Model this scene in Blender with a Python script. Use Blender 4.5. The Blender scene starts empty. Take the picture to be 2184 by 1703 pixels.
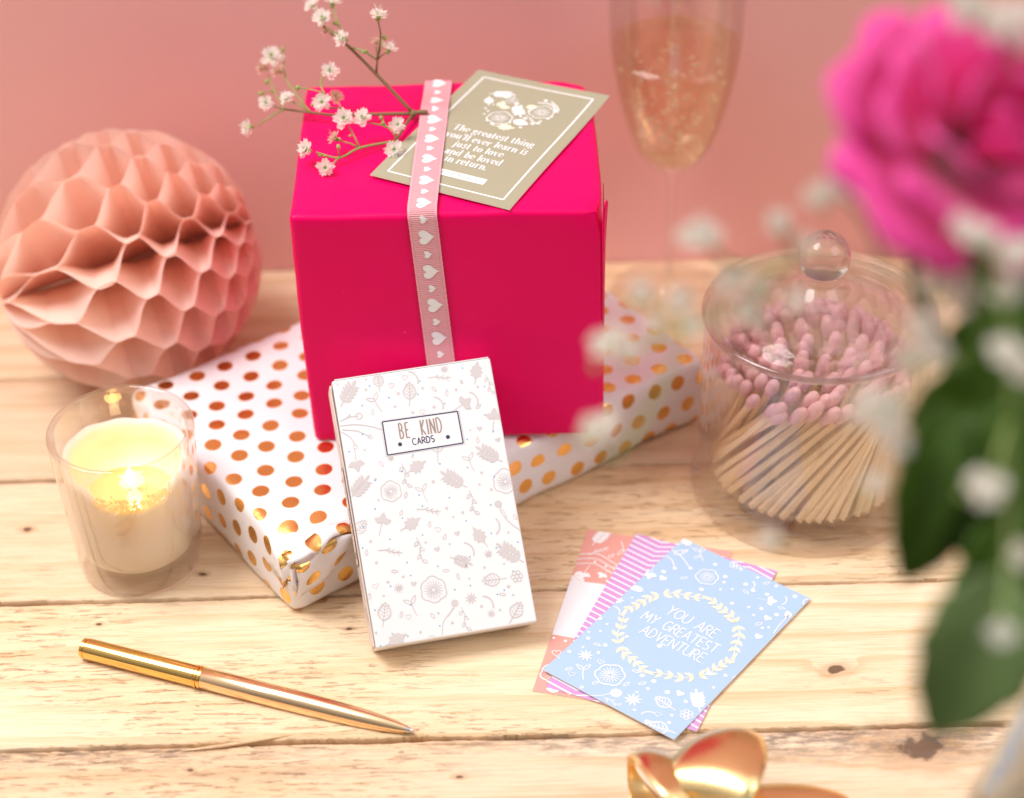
import bpy, math, random
import numpy as np
from mathutils import Vector, Matrix
R_ = random.Random(7)
PI = math.pi
S = bpy.context.scene
U = 0.06                      # one layout unit (the width of a card) is 6 cm
W0, H0 = 2184.0, 1703.0       # the measured picture size
F0, PITCH, ROLL, CAMH = 4423.88, 0.646897, 0.0258413, 9.29723

# ------------------------------------------------------------------ camera, world, lights
cd = bpy.data.cameras.new('camera'); cam = bpy.data.objects.new('camera', cd); S.collection.objects.link(cam)
cam.matrix_world = Matrix.Translation((0, 0, CAMH*U)) @ Matrix.Rotation(PI/2-PITCH, 4, 'X') @ Matrix.Rotation(-ROLL, 4, 'Z')
cd.sensor_width = 36; cd.lens = F0/W0*36; cd.clip_start = 0.02; cd.clip_end = 20
cd.dof.use_dof = True; cd.dof.focus_distance = 13.2*U; cd.dof.aperture_fstop = 4.7
cd.dof.aperture_blades = 0
S.camera = cam
wd = bpy.data.worlds.new('World'); S.world = wd; wd.use_nodes = True
nt = wd.node_tree; bg = nt.nodes['Background']
tc = nt.nodes.new('ShaderNodeTexCoord'); sx = nt.nodes.new('ShaderNodeSeparateXYZ'); cr = nt.nodes.new('ShaderNodeValToRGB')
nt.links.new(tc.outputs['Generated'], sx.inputs[0])
ma = nt.nodes.new('ShaderNodeMath'); ma.operation = 'MULTIPLY_ADD'; ma.inputs[1].default_value = .5; ma.inputs[2].default_value = .5
nt.links.new(sx.outputs['Z'], ma.inputs[0]); nt.links.new(ma.outputs[0], cr.inputs[0])
cr.color_ramp.elements[0].position = .38; cr.color_ramp.elements[0].color = (.20, .15, .12, 1)
cr.color_ramp.elements[1].position = .95; cr.color_ramp.elements[1].color = (1, .97, .95, 1)
e = cr.color_ramp.elements.new(.62); e.color = (.52, .45, .42, 1)
mr = nt.nodes.new('ShaderNodeMapRange'); mr.interpolation_type = 'SMOOTHSTEP'; mr.inputs[1].default_value = -.9; mr.inputs[2].default_value = .35; mr.inputs[3].default_value = .42; mr.inputs[4].default_value = 1.15
nt.links.new(sx.outputs['Y'], mr.inputs[0]); vs = nt.nodes.new('ShaderNodeVectorMath'); vs.operation = 'SCALE'
nt.links.new(cr.outputs[0], vs.inputs[0]); nt.links.new(mr.outputs[0], vs.inputs['Scale']); nt.links.new(vs.outputs[0], bg.inputs[0]); bg.inputs[1].default_value = 1.0

def area(name, loc, target, size, power, col, sy=None):
    l = bpy.data.lights.new(name, 'AREA'); l.shape = 'RECTANGLE'; l.size = size; l.size_y = sy or size
    l.energy = power; l.color = col
    o = bpy.data.objects.new(name, l); S.collection.objects.link(o); o.location = loc
    o.rotation_euler = (Vector(target)-Vector(loc)).to_track_quat('-Z', 'Y').to_euler()
    return o
area('key_softbox', (-.60, .62, 1.10), (.0, .68, .05), .56, 12.6, (1, .985, .97))
area('fill_softbox', (.92, .18, 1.0), (.15, .75, .08), .8, 5.4, (1, .97, .95))
S.view_settings.view_transform = 'Standard'; S.view_settings.look = 'None'
S.view_settings.gamma = 1; S.view_settings.exposure = 0.12; S.view_settings.use_curve_mapping = False
cy = S.cycles
S.render.engine = 'CYCLES'
cy.use_denoising = True; cy.max_bounces = 20; cy.transmission_bounces = 16; cy.transparent_max_bounces = 24
cy.diffuse_bounces = 4; cy.glossy_bounces = 6; cy.caustics_reflective = True; cy.caustics_refractive = True; cy.blur_glossy = .6
cy.sample_clamp_indirect = 6

# ------------------------------------------------------------------ measuring helpers (layout units)
_f = np.array([0, math.cos(PITCH), -math.sin(PITCH)]); _r = np.array([1., 0, 0]); _u = np.array([0, math.sin(PITCH), math.cos(PITCH)])
_c = np.array([0, 0, CAMH])
def ray(px, py):
    X = px-W0/2; Y = H0/2-py; c, s = math.cos(ROLL), math.sin(ROLL)
    x = c*X+s*Y; y = -s*X+c*Y
    return _f+_r*x/F0+_u*y/F0
def at(px, py, z=0.):
    d = ray(px, py); return _c+d*((z-CAMH)/d[2])
def aty(px, py, y):
    d = ray(px, py); return _c+d*(y/d[1])
def atd(px, py, dep): return _c+ray(px, py)*dep
def crop(x0, y0, s):            # a crop's own pixels -> picture pixels
    return lambda x, y: ((x0+x*s)*.945864, (y0+y*s)*.945864)
def homog(src, dst):
    A = []; b = []
    for (x, y), (u, v) in zip(src, dst):
        A.append([x, y, 1, 0, 0, 0, -u*x, -u*y]); b.append(u)
        A.append([0, 0, 0, x, y, 1, -v*x, -v*y]); b.append(v)
    h = np.append(np.linalg.solve(np.array(A, float), np.array(b, float)), 1).reshape(3, 3)
    def f(x, y):
        q = h@np.array([x, y, 1.]); return (q[0]/q[2], q[1]/q[2])
    return f

# ------------------------------------------------------------------ materials
MATS = {}
def mat(name, col, rough=.5, metal=0., **k):
    m = bpy.data.materials.new(name); m.use_nodes = True; b = m.node_tree.nodes['Principled BSDF']
    b.inputs['Base Color'].default_value = (*col, 1); b.inputs['Roughness'].default_value = rough; b.inputs['Metallic'].default_value = metal
    for kk, v in k.items(): b.inputs[kk.replace('_', ' ')].default_value = v
    MATS[name] = m; return m
class NT:
    """tiny node writer"""
    def __init__(s, m): s.m = m; s.t = m.node_tree; s.b = s.t.nodes.get('Principled BSDF'); s.out = s.t.nodes['Material Output']
    def n(s, typ, **k):
        o = s.t.nodes.new('ShaderNode'+typ)
        for a, v in k.items(): setattr(o, a, v)
        return o
    def l(s, a, b): s.t.links.new(a, b)
    def put(s, sock, v):
        if hasattr(v, 'links') or isinstance(v, bpy.types.NodeSocket): s.l(v, sock)
        else: sock.default_value = v
    def math(s, op, a, b=0., c=None, clamp=False):
        o = s.n('Math', operation=op); o.use_clamp = clamp; s.put(o.inputs[0], a); s.put(o.inputs[1], b)
        if c is not None: s.put(o.inputs[2], c)
        return o.outputs[0]
    def vm(s, op, a, b=None):
        o = s.n('VectorMath', operation=op); s.put(o.inputs[0], a)
        if b is not None: s.put(o.inputs[1], b)
        return o.outputs['Value'] if op in ('LENGTH', 'DISTANCE', 'DOT_PRODUCT') else o.outputs[0]
    def ss(s, x, a, b):   # smoothstep a->b
        o = s.n('MapRange', interpolation_type='SMOOTHSTEP'); s.put(o.inputs[0], x); s.put(o.inputs[1], a); s.put(o.inputs[2], b); return o.outputs[0]
    def mixc(s, f, a, b, bt='MIX'):
        o = s.n('Mix', data_type='RGBA', blend_type=bt); s.put(o.inputs[0], f)
        for i, v in ((6, a), (7, b)):
            s.put(o.inputs[i], (*v, 1) if isinstance(v, tuple) and len(v) == 3 else v)
        return o.outputs[2]
    def noise(s, vec, scale, detail=4, rough=.5, dist=0.):
        o = s.n('TexNoise'); s.put(o.inputs['Vector'], vec); o.inputs['Scale'].default_value = scale
        o.inputs['Detail'].default_value = detail; o.inputs['Roughness'].default_value = rough; o.inputs['Distortion'].default_value = dist
        return o.outputs[0]
    def mapping(s, vec, sc=(1, 1, 1), loc=(0, 0, 0), rot=(0, 0, 0)):
        o = s.n('Mapping'); s.put(o.inputs[0], vec); o.inputs['Scale'].default_value = sc; o.inputs['Location'].default_value = loc; o.inputs['Rotation'].default_value = rot
        return o.outputs[0]
    def bump(s, h, strength, dist):
        o = s.n('Bump'); s.put(o.inputs['Height'], h); o.inputs['Strength'].default_value = strength; o.inputs['Distance'].default_value = dist
        s.l(o.outputs[0], s.b.inputs['Normal']); return o
    def obj(s): return s.n('TexCoord').outputs['Object']
    def uv(s): return s.n('TexCoord').outputs['UV']

def paper(name, col, rough=.55, grain=.15, var=.03):
    m = mat(name, col, rough); t = NT(m); o = t.obj()
    h = t.noise(o, 1800, 3, .6)
    t.bump(h, grain, .00006)
    f = t.noise(o, 900, 3, .7)
    t.l(t.mixc(t.math('MULTIPLY', f, var*4), (*col, 1), (*[c*.7 for c in col], 1)), t.b.inputs['Base Color'])
    return m

def glass(name, col=(1, 1, 1), clear=.8, ior=1.48, rough=0., refl=.9):
    """clear glass: a share refracts, the rest passes straight on with a mirror sheen that grows towards grazing angles"""
    m = bpy.data.materials.new(name); m.use_nodes = True; t = NT(m); t.t.nodes.remove(t.b)
    g = t.n('BsdfGlass'); g.inputs['Color'].default_value = (*col, 1); g.inputs['IOR'].default_value = ior; g.inputs['Roughness'].default_value = rough
    tr = t.n('BsdfTransparent'); tr.inputs[0].default_value = (*col, 1); gl_ = t.n('BsdfGlossy'); gl_.inputs['Roughness'].default_value = .02; gl_.inputs['Color'].default_value = (1, 1, 1, 1)
    lw = t.n('LayerWeight'); f = t.math('ADD', t.math('MULTIPLY', t.math('POWER', lw.outputs['Facing'], 3.), refl), .035)
    th_ = t.n('MixShader'); t.l(f, th_.inputs[0]); t.l(tr.outputs[0], th_.inputs[1]); t.l(gl_.outputs[0], th_.inputs[2])
    mx = t.n('MixShader'); mx.inputs[0].default_value = clear
    t.l(g.outputs[0], mx.inputs[1]); t.l(th_.outputs[0], mx.inputs[2]); t.l(mx.outputs[0], t.out.inputs[0])
    return m

# wood: each plank has its own grain seed
KNOTS = [(at(1782, 1430), .035), (at(745, 1342), .012), (at(213, 1332), .012), (at(1965, 1592), .10), (at(60, 1130), .02), (at(430, 1225), .015), (at(980, 1655), .012), (at(405, 1640), .012)]
def wood(seed, base=(.80, .575, .33), weather=0.):
    m = mat('pine_wood', base, .62); t = NT(m); o = t.obj()
    geo = t.n('NewGeometry').outputs['Position']
    # knots push the grain aside and darken the wood
    warp = None; dark = None; red = None
    kno = t.n('TexNoise'); t.l(geo, kno.inputs[0]); kno.inputs['Scale'].default_value = 130; kno.inputs['Detail'].default_value = 4; kn = kno.outputs[1]
    for (p, r) in KNOTS:
        d = t.vm('SUBTRACT', geo, (p[0]*U, p[1]*U, 0.)); d = t.vm('MULTIPLY', d, (.62, 1., 0.))
        d = t.vm('ADD', d, t.vm('MULTIPLY', t.vm('SUBTRACT', kn, (.5, .5, .5)), (r*U*2.6,)*3))
        L = t.vm('LENGTH', d)
        g = t.ss(L, r*U*5, 0.)
        k = t.ss(L, r*U*1.15, r*U*.75); hl = t.ss(L, r*U*3.2, r*U*.8)
        warp = g if warp is None else t.math('MAXIMUM', warp, g)
        dark = k if dark is None else t.math('MAXIMUM', dark, k)
        red = hl if red is None else t.math('MAXIMUM', red, hl)
    rnd = seed*1.37
    v = t.mapping(geo, (1, 1, 1), (rnd, rnd*.31, 0))
    big = t.noise(t.mapping(v, (3, 22, 3)), 1, 3, .55)
    sep = t.n('SeparateXYZ'); t.l(v, sep.inputs[0])
    yy = t.math('ADD', sep.outputs[1], t.math('MULTIPLY', big, .030)); yy = t.math('ADD', yy, t.math('MULTIPLY', warp, .012))
    rings = t.math('FRACT', t.math('MULTIPLY', yy, 62.)); late = t.ss(rings, .55, .97)
    late = t.math('MULTIPLY', late, t.ss(rings, 1., .965))
    patch = t.noise(t.mapping(v, (3.2, 9, 1)), 1, 4, .6)
    fine = t.noise(t.mapping(v, (38, 900, 1)), 1, 5, .62)
    mid = t.noise(t.mapping(v, (14, 150, 1)), 1, 6, .68)
    # short torn fibre marks
    torn = t.noise(t.mapping(v, (70, 620, 1)), 1, 4, .7, .4)
    tornm = t.ss(torn, .56, .64); tornm = t.math('MULTIPLY', tornm, t.ss(patch, .44, .56))
    c = t.mixc(t.ss(patch, .34, .68), (*base, 1), (base[0]*.93, base[1]*.84, base[2]*.72, 1))
    c = t.mixc(t.math('MULTIPLY', late, t.math('MULTIPLY', t.ss(big, .36, .58), .6)), c, (base[0]*.76, base[1]*.60, base[2]*.42, 1))
    c = t.mixc(t.math('MULTIPLY', t.ss(mid, .47, .66), .38), c, (base[0]*.82, base[1]*.68, base[2]*.50, 1))
    c = t.mixc(t.math('MULTIPLY', t.ss(fine, .47, .62), .34), c, (base[0]*.70, base[1]*.56, base[2]*.42, 1))
    c = t.mixc(t.math('MULTIPLY', tornm, .55), c, (base[0]*.62, base[1]*.40, base[2]*.24, 1))
    c = t.mixc(t.math('MULTIPLY', t.ss(t.noise(t.mapping(v, (9, 70, 1)), 1, 3, .5), .60, .75), .35), c, (.86, .70, .47, 1))
    c = t.mixc(t.math('MULTIPLY', red, .45), c, (.42, .20, .075, 1))
    c = t.mixc(t.math('MULTIPLY', dark, .85), c, (.10, .045, .022, 1))
    if weather:
        sp = t.n('SeparateXYZ'); t.l(geo, sp.inputs[0])
        band = t.ss(sp.outputs[1], 8.5*U, 8.82*U)
        wn = t.noise(t.mapping(v, (7, 30, 1)), 1, 5, .65)
        w2 = t.noise(t.mapping(v, (110, 420, 1)), 1, 4, .7)
        f = t.math('MULTIPLY', t.math('MULTIPLY', band, t.ss(wn, .40, .60)), t.ss(w2, .36, .62))
        c = t.mixc(t.math('MULTIPLY', f, weather), c, (.17, .12, .10, 1))
    t.l(c, t.b.inputs['Base Color'])
    h = t.math('ADD', t.math('MULTIPLY', fine, .5), t.math('MULTIPLY', mid, .8)); h = t.math('SUBTRACT', h, t.math('MULTIPLY', tornm, .5))
    h = t.math('SUBTRACT', h, t.math('MULTIPLY', dark, .6))
    t.bump(h, .8, .0011)
    return m

# ------------------------------------------------------------------ mesh helpers
def wloc(o):
    v = Vector((0, 0, 0))
    while o is not None: v += o.location; o = o.parent
    return v
class MB:
    def __init__(s): s.v = []; s.f = []; s.m = []; s.uv = {}
    def add(s, verts, faces, mi=0, uvs=None):
        k = len(s.v); s.v += [tuple(float(c) for c in p) for p in verts]
        for f in faces: s.f.append([i+k for i in f]); s.m.append(mi)
        if uvs is not None:
            for i, q in enumerate(uvs): s.uv[k+i] = q
        return s
    def box(s, x0, x1, y0, y1, z0, z1, mi=0):
        V = [(x0, y0, z0), (x1, y0, z0), (x1, y1, z0), (x0, y1, z0), (x0, y0, z1), (x1, y0, z1), (x1, y1, z1), (x0, y1, z1)]
        return s.add(V, [(0, 3, 2, 1), (4, 5, 6, 7), (0, 1, 5, 4), (1, 2, 6, 5), (2, 3, 7, 6), (3, 0, 4, 7)], mi)
    def lathe(s, prof, n=96, c=(0, 0, 0), closed=True, mi=0, fr=None):
        """prof: (r, z) list; closed loops end on the axis or join themselves; fr: optional orthonormal frame (ex, ey, ez)"""
        V = []; F = []; m = len(prof)
        ex, ey, ez = fr if fr is not None else (np.array([1., 0, 0]), np.array([0, 1., 0]), np.array([0, 0, 1.]))
        for r, z in prof:
            for i in range(n):
                a = 2*PI*i/n; V.append(np.array(c)+ex*r*math.cos(a)+ey*r*math.sin(a)+ez*z)
        for j in range(m-1 if not closed else m):
            a, b = j*n, ((j+1) % m)*n
            if closed and j == m-1 and prof[0][0] < 1e-6 and prof[-1][0] < 1e-6: continue
            for i in range(n):
                k = (i+1) % n; F.append((a+i, a+k, b+k, b+i))
        return s.add(V, F, mi)
    def tube(s, pts, rad, n=8, mi=0, cap=True):
        P = [np.array(p, float) for p in pts]; m = len(P)
        R = rad if hasattr(rad, '__len__') else [rad]*m
        V = []; F = []; up = None
        for i in range(m):
            t = P[min(i+1, m-1)]-P[max(i-1, 0)]; t /= (np.linalg.norm(t)+1e-12)
            if up is None:
                up = np.cross(t, [0, 0, 1.]);
                if np.linalg.norm(up) < .1: up = np.cross(t, [0, 1., 0])
            up = up-t*up.dot(t); up /= (np.linalg.norm(up)+1e-12); w = np.cross(t, up)
            for k in range(n):
                a = 2*PI*k/n; V.append(P[i]+(up*math.cos(a)+w*math.sin(a))*R[i])
        for i in range(m-1):
            for k in range(n): F.append((i*n+k, i*n+(k+1) % n, (i+1)*n+(k+1) % n, (i+1)*n+k))
        if cap: F.append(tuple(range(n))[::-1]); F.append(tuple(range((m-1)*n, m*n)))
        return s.add(V, F, mi)
    def ball(s, c, r, nu=12, nv=8, sc=(1, 1, 1), mi=0):
        V = []; F = []
        for j in range(nv+1):
            t = PI*j/nv
            for i in range(nu):
                a = 2*PI*i/nu; V.append((c[0]+r*sc[0]*math.sin(t)*math.cos(a), c[1]+r*sc[1]*math.sin(t)*math.sin(a), c[2]+r*sc[2]*math.cos(t)))
        for j in range(nv):
            for i in range(nu): F.append((j*nu+i, (j+1)*nu+i, (j+1)*nu+(i+1) % nu, j*nu+(i+1) % nu))
        return s.add(V, F, mi)
    def grid(s, pts, mi=0, closed_u=False, uvs=None):
        m, n = len(pts), len(pts[0]); V = [p for r in pts for p in r]; F = []
        for i in range(m-1 if not closed_u else m):
            for j in range(n-1): a, b = i*n, ((i+1) % m)*n; F.append((a+j, b+j, b+j+1, a+j+1))
        return s.add(V, F, mi, uvs)
    def build(s, name, mats, parent=None, smooth=True, local=False, sharp=None, solid=0, bev=None, normals=False):
        me = bpy.data.meshes.new(name)
        if not isinstance(mats, (list, tuple)): mats = [mats]
        V = np.array(s.v)*U
        o = bpy.data.objects.new(name, me); S.collection.objects.link(o)
        if local: pass
        elif parent is not None: V = V-np.array(wloc(parent))
        else:
            org = np.array([(V[:, 0].min()+V[:, 0].max())/2, (V[:, 1].min()+V[:, 1].max())/2, V[:, 2].min()]); V = V-org; o.location = org
        me.from_pydata([tuple(p) for p in V], [], s.f)
        for m in mats: me.materials.append(m)
        if s.uv:
            ul = me.uv_layers.new(name='UVMap')
            for lp in me.loops: ul.data[lp.index].uv = s.uv.get(lp.vertex_index, (0, 0))
        for i, p in enumerate(me.polygons): p.material_index = s.m[i]; p.use_smooth = smooth
        if normals or True:
            pass
        me.validate(clean_customdata=False); me.update()
        if sharp is not None: me.set_sharp_from_angle(angle=math.radians(sharp))
        if parent is not None: o.parent = parent
        if solid: md = o.modifiers.new('thickness', 'SOLIDIFY'); md.thickness = solid*U; md.offset = -1
        return o
def thing(name, label, cat, loc=(0, 0, 0), group=None, rot=None):
    o = bpy.data.objects.new(name, None); S.collection.objects.link(o); o.location = Vector([float(c)*U for c in loc]); o.empty_display_size = .01
    if rot: o.rotation_euler = rot
    return tag(o, label, cat, group)
def tag(o, label, cat, group=None):
    o['label'] = label; o['category'] = cat
    if group: o['group'] = group
    return o
def struct(o, label=None):
    o['kind'] = 'structure'
    if label: o['label'] = label
    return o
def unit(v): v = np.array(v, float); return v/np.linalg.norm(v)
def smooth(pts, n=6, closed=False):
    """Catmull-Rom through points"""
    P = [np.array(p, float) for p in pts]; m = len(P); out = []
    rng = range(m) if closed else range(m-1)
    for i in rng:
        p0 = P[(i-1) % m] if closed or i > 0 else 2*P[0]-P[1]
        p1 = P[i]; p2 = P[(i+1) % m]
        p3 = P[(i+2) % m] if closed or i+2 < m else 2*P[-1]-P[-2]
        for k in range(n):
            t = k/n; out.append(.5*((2*p1)+(-p0+p2)*t+(2*p0-5*p1+4*p2-p3)*t*t+(-p0+3*p1-3*p2+p3)*t**3))
    if not closed: out.append(P[-1])
    return out

def rbox(hx, hy, hz, r, step=.12, fn=None, nr=4):
    """rounded box on its centre; returns MB with uv = unfolded paper coordinates"""
    mb = MB(); idx = {}
    def ticks(h):
        e = [-h+r*(1-math.cos(k*PI/2/nr)) for k in range(nr)] + [-h+r]
        n = max(2, int((2*h-2*r)/step)); mid = [-h+r+(2*h-2*r)*k/n for k in range(1, n)]
        return e+mid+[-q for q in reversed(e)]
    tx, ty, tz = ticks(hx), ticks(hy), ticks(hz)
    hh = (hx, hy, hz)
    for ax in range(3):
        A = [tx, ty, tz]; a1, a2 = [(1, 2), (0, 2), (0, 1)][ax]
        for sgn in (-1, 1):
            g = []
            for p in A[a1]:
                row = []
                for q in A[a2]:
                    v = [0, 0, 0]; v[ax] = sgn*hh[ax]; v[a1] = p; v[a2] = q
                    inn = [max(-hh[k]+r, min(hh[k]-r, v[k])) for k in range(3)]
                    d = np.array(v)-np.array(inn); L = np.linalg.norm(d)
                    P = np.array(inn)+d/L*r
                    if ax == 2: uvv = (v[0], v[1])
                    elif ax == 1: uvv = (v[0], sgn*(hy+hz-v[2]))
                    else: uvv = (sgn*(hx+hz-v[2]), v[1])
                    if fn: P = fn(P, d/L)
                    row.append((P, uvv))
                g.append(row)
            V = [c[0] for rr in g for c in rr]; uvs = [c[1] for rr in g for c in rr]; n = len(A[a2]); F = []
            flip = (sgn > 0) == (ax != 1)
            for i in range(len(A[a1])-1):
                for j in range(n-1):
                    f = (i*n+j, (i+1)*n+j, (i+1)*n+j+1, i*n+j+1); F.append(f if flip else f[::-1])
            mb.add(V, F, 0, uvs)
    return mb
def weld(o, d=1e-6):
    import bmesh
    b = bmesh.new(); b.from_mesh(o.data); bmesh.ops.remove_doubles(b, verts=b.verts, dist=d); b.to_mesh(o.data); b.free(); return o

# ------------------------------------------------------------------ printing: flat ink shapes laid on a card
class Ink:
    def __init__(s, mb, org, eu, ev, n, clip=None):
        s.mb, s.o, s.eu, s.ev, s.n = mb, np.array(org, float), np.array(eu, float), np.array(ev, float), np.array(n, float); s.k = 0; s.clip = clip
    def P(s, p): return s.o+s.eu*p[0]+s.ev*p[1]+s.n*(.0010+.00008*(s.k % 23))
    def poly(s, pts, mi):
        if s.clip:
            x0, x1, y0, y1 = s.clip
            for ax, lim, sg in ((0, x0, 1), (0, x1, -1), (1, y0, 1), (1, y1, -1)):
                q = []
                for i in range(len(pts)):
                    a, b = pts[i], pts[(i+1) % len(pts)]; da, db = (a[ax]-lim)*sg, (b[ax]-lim)*sg
                    if da >= 0: q.append(a)
                    if da*db < 0: t = da/(da-db); q.append((a[0]+(b[0]-a[0])*t, a[1]+(b[1]-a[1])*t))
                pts = q
                if len(pts) < 3: return
        ar = sum(pts[i][0]*pts[(i+1) % len(pts)][1]-pts[(i+1) % len(pts)][0]*pts[i][1] for i in range(len(pts)))
        crs = np.cross(s.eu, s.ev).dot(s.n)
        if ar*crs < 0: pts = pts[::-1]
        s.k += 1; s.mb.add([s.P(p) for p in pts], [tuple(range(len(pts)))], mi)
    def stroke(s, pts, w, mi, closed=False):
        P = [np.array(p[:2], float) for p in pts]; m = len(P)
        if m < 2: return
        W = w if hasattr(w, '__len__') else [w]*m
        if m == 2 and not closed and np.linalg.norm(P[1]-P[0]) > .1:
            nn_ = int(np.linalg.norm(P[1]-P[0])/.06)+1; P = [P[0]+(P[1]-P[0])*i_/nn_ for i_ in range(nn_+1)]; W = [W[0]]*(nn_+1); m = nn_+1
        L = []; Rr = []
        for i in range(m):
            a = P[(i-1) % m] if closed or i > 0 else P[i]; b = P[(i+1) % m] if closed or i < m-1 else P[i]
            d = b-a; d = d/(np.linalg.norm(d)+1e-12); nn = np.array([-d[1], d[0]])
            L.append(P[i]+nn*W[i]/2); Rr.append(P[i]-nn*W[i]/2)
        s.k += 1
        for i in range(m if closed else m-1):
            j = (i+1) % m; q = [L[i], L[j], Rr[j], Rr[i]]
            if s.clip:
                k = s.k; s.poly([tuple(z) for z in q], mi); s.k = k
            else:
                ar = sum(q[t][0]*q[(t+1) % 4][1]-q[(t+1) % 4][0]*q[t][1] for t in range(4))
                if ar*np.cross(s.eu, s.ev).dot(s.n) < 0: q = q[::-1]
                s.mb.add([s.P(z) for z in q], [(0, 1, 2, 3)], mi)
    def disc(s, c, r, mi, n=12, sy=1.): s.poly([(c[0]+r*math.cos(2*PI*i/n), c[1]+r*sy*math.sin(2*PI*i/n)) for i in range(n)], mi)
    def ring(s, c, r, w, mi, n=14, sy=1., ang=0.):
        ca, sa = math.cos(ang), math.sin(ang); pts = []
        for i in range(n):
            x, y = r*math.cos(2*PI*i/n), r*sy*math.sin(2*PI*i/n); pts.append((c[0]+ca*x-sa*y, c[1]+sa*x+ca*y))
        s.stroke(pts, w, mi, True)
    # doodles: centre c, size k, angle a
    def X(s, c, k, a):
        ca, sa = math.cos(a), math.sin(a); return lambda x, y: (c[0]+k*(ca*x-sa*y), c[1]+k*(sa*x+ca*y))
    def leafshape(s, x, L, wd, mi, fill=True, lw=.03):
        up = [x(L*t, wd*math.sin(PI*t**.8)) for t in np.linspace(0, 1, 9)]; dn = [x(L*t, -wd*math.sin(PI*t**.8)) for t in np.linspace(1, 0, 9)][1:-1]
        if fill: s.poly(up+dn, mi)
        else: s.stroke(up+dn, lw, mi, True)
    def frond(s, c, k, a, mi, n=5, lw=.05):
        X = s.X(c, k, a); s.stroke([X(-.6, 0), X(0, .03), X(.5, 0)], lw*k, mi)
        for i in range(n):
            t = -.35+.8*i/n
            for sg in (-1, 1):
                ox, oy = t, 0
                aa = sg*.95; Y = s.X(X(ox, oy), k, a+aa); s.leafshape(Y, .42*(1-.35*abs(i/n-.4)), .075, mi)
        s.leafshape(s.X(X(.42, 0), k, a), .3, .07, mi)
    def trefoil(s, c, k, a, mi):
        X = s.X(c, k, a); s.stroke([X(-.8, .1), X(-.3, .05), X(0, 0)], .04*k, mi)
        for aa, L in ((0, .55), (1.25, .5), (-1.25, .5)): s.leafshape(s.X(X(0, 0), k, a+aa), L, .17, mi)
    def veined(s, c, k, a, mi):
        X = s.X(c, k, a); s.leafshape(X, .8, .28, mi, False, .05*k); s.stroke([X(-.3, 0), X(.7, 0)], .04*k, mi)
        for t in (.15, .3, .45, .58):
            for sg in (-1, 1): s.stroke([X(t, 0), X(t+.14, sg*.2)], .03*k, mi)
    def maple(s, c, k, a, mi):
        X = s.X(c, k, a)
        o = [(-.5, 0), (-.3, .16), (-.32, .3), (-.1, .26), (-.05, .4), (.12, .24), (.2, .3), (.32, .12), (.62, 0), (.32, -.12), (.2, -.3), (.12, -.22), (-.05, -.4), (-.1, -.26), (-.32, -.3), (-.3, -.16)]
        s.poly([X(*p) for p in o], mi); s.stroke([X(-.75, 0), X(-.4, 0)], .06*k, mi)
    def bloom(s, c, k, mi, a=0., petals=6):
        out = []
        for i in range(48):
            t = 2*PI*i/48; r = .5*(1+.13*abs(math.sin(petals*t/2+a))-.03*math.sin(3*t)); out.append((c[0]+k*r*math.cos(t), c[1]+k*r*math.sin(t)))
        s.stroke(out, .055*k, mi, True)
        for i in range(petals*3):
            t = 2*PI*i/(petals*3)+a; s.stroke([(c[0]+k*.14*math.cos(t), c[1]+k*.14*math.sin(t)), (c[0]+k*.4*math.cos(t+.05), c[1]+k*.4*math.sin(t+.05))], .03*k, mi)
        s.ring(c, .1*k, .04*k, mi)
    def burst(s, c, k, mi, n=9, a=0.):
        for i in range(n): s.leafshape(s.X(c, k, a+2*PI*i/n), .5, .055, mi)
    def berry(s, c, k, mi):
        for i in range(7):
            t = 2*PI*i/6; p = c if i == 6 else (c[0]+.26*k*math.cos(t), c[1]+.26*k*math.sin(t)); s.ring(p, .13*k, .05*k, mi, 8)
    def dandelion(s, c, k, a, mi):
        s.disc(c, .24*k, mi, 14); X = s.X(c, k, a); s.stroke([X(.2, 0), X(.6, .1), X(1.1, .05)], .035*k, mi)
    def sprout(s, c, k, a, mi):
        X = s.X(c, k, a); s.stroke([X(-.7, 0), X(-.3, .04), X(0, 0)], .045*k, mi)
        for aa in (.8, -.8): s.leafshape(s.X(X(0, 0), k, a+aa), .5, .09, mi, False, .04*k)
    def twig(s, c, k, a, mi):
        X = s.X(c, k, a); s.stroke([X(*p) for p in ((-.6, -.1), (-.2, .02), (.2, .02), (.6, .1))], .05*k, mi)
        for t in (-.2, .05, .3): s.stroke([X(t, .03), X(t+.15, .16)], .045*k, mi); s.stroke([X(t+.05, .03), X(t+.22, -.1)], .045*k, mi)
    def vine(s, c, k, a, mi):
        X = s.X(c, k, a); s.stroke([X(*p) for p in ((-.7, 0), (-.3, .1), (.1, -.06), (.5, .08))], .04*k, mi)
        for i, t in enumerate((-.5, -.2, .1, .35)): s.leafshape(s.X(X(t, .02), k, a+(.9 if i % 2 else -.9)), .26, .07, mi, False, .035*k)
    def arc(s, c, k, a, mi):
        X = s.X(c, k, a); s.stroke([X(.5*math.cos(t)-.5, .5*math.sin(t)) for t in np.linspace(-.9, .9, 7)], .07*k, mi)
    def seed(s, c, k, a, mi): s.leafshape(s.X(c, k, a), .6, .12, mi, False, .06*k)
    def heart(s, c, k, a, mi, fill=True):
        X = s.X(c, k, a); pts = []
        for i in range(20):
            t = 2*PI*i/20; x = 16*math.sin(t)**3/32; y = (13*math.cos(t)-5*math.cos(2*t)-2*math.cos(3*t)-math.cos(4*t))/32; pts.append(X(x, y))
        if fill: s.poly(pts, mi)
        else: s.stroke(pts, .08*k, mi, True)

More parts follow.
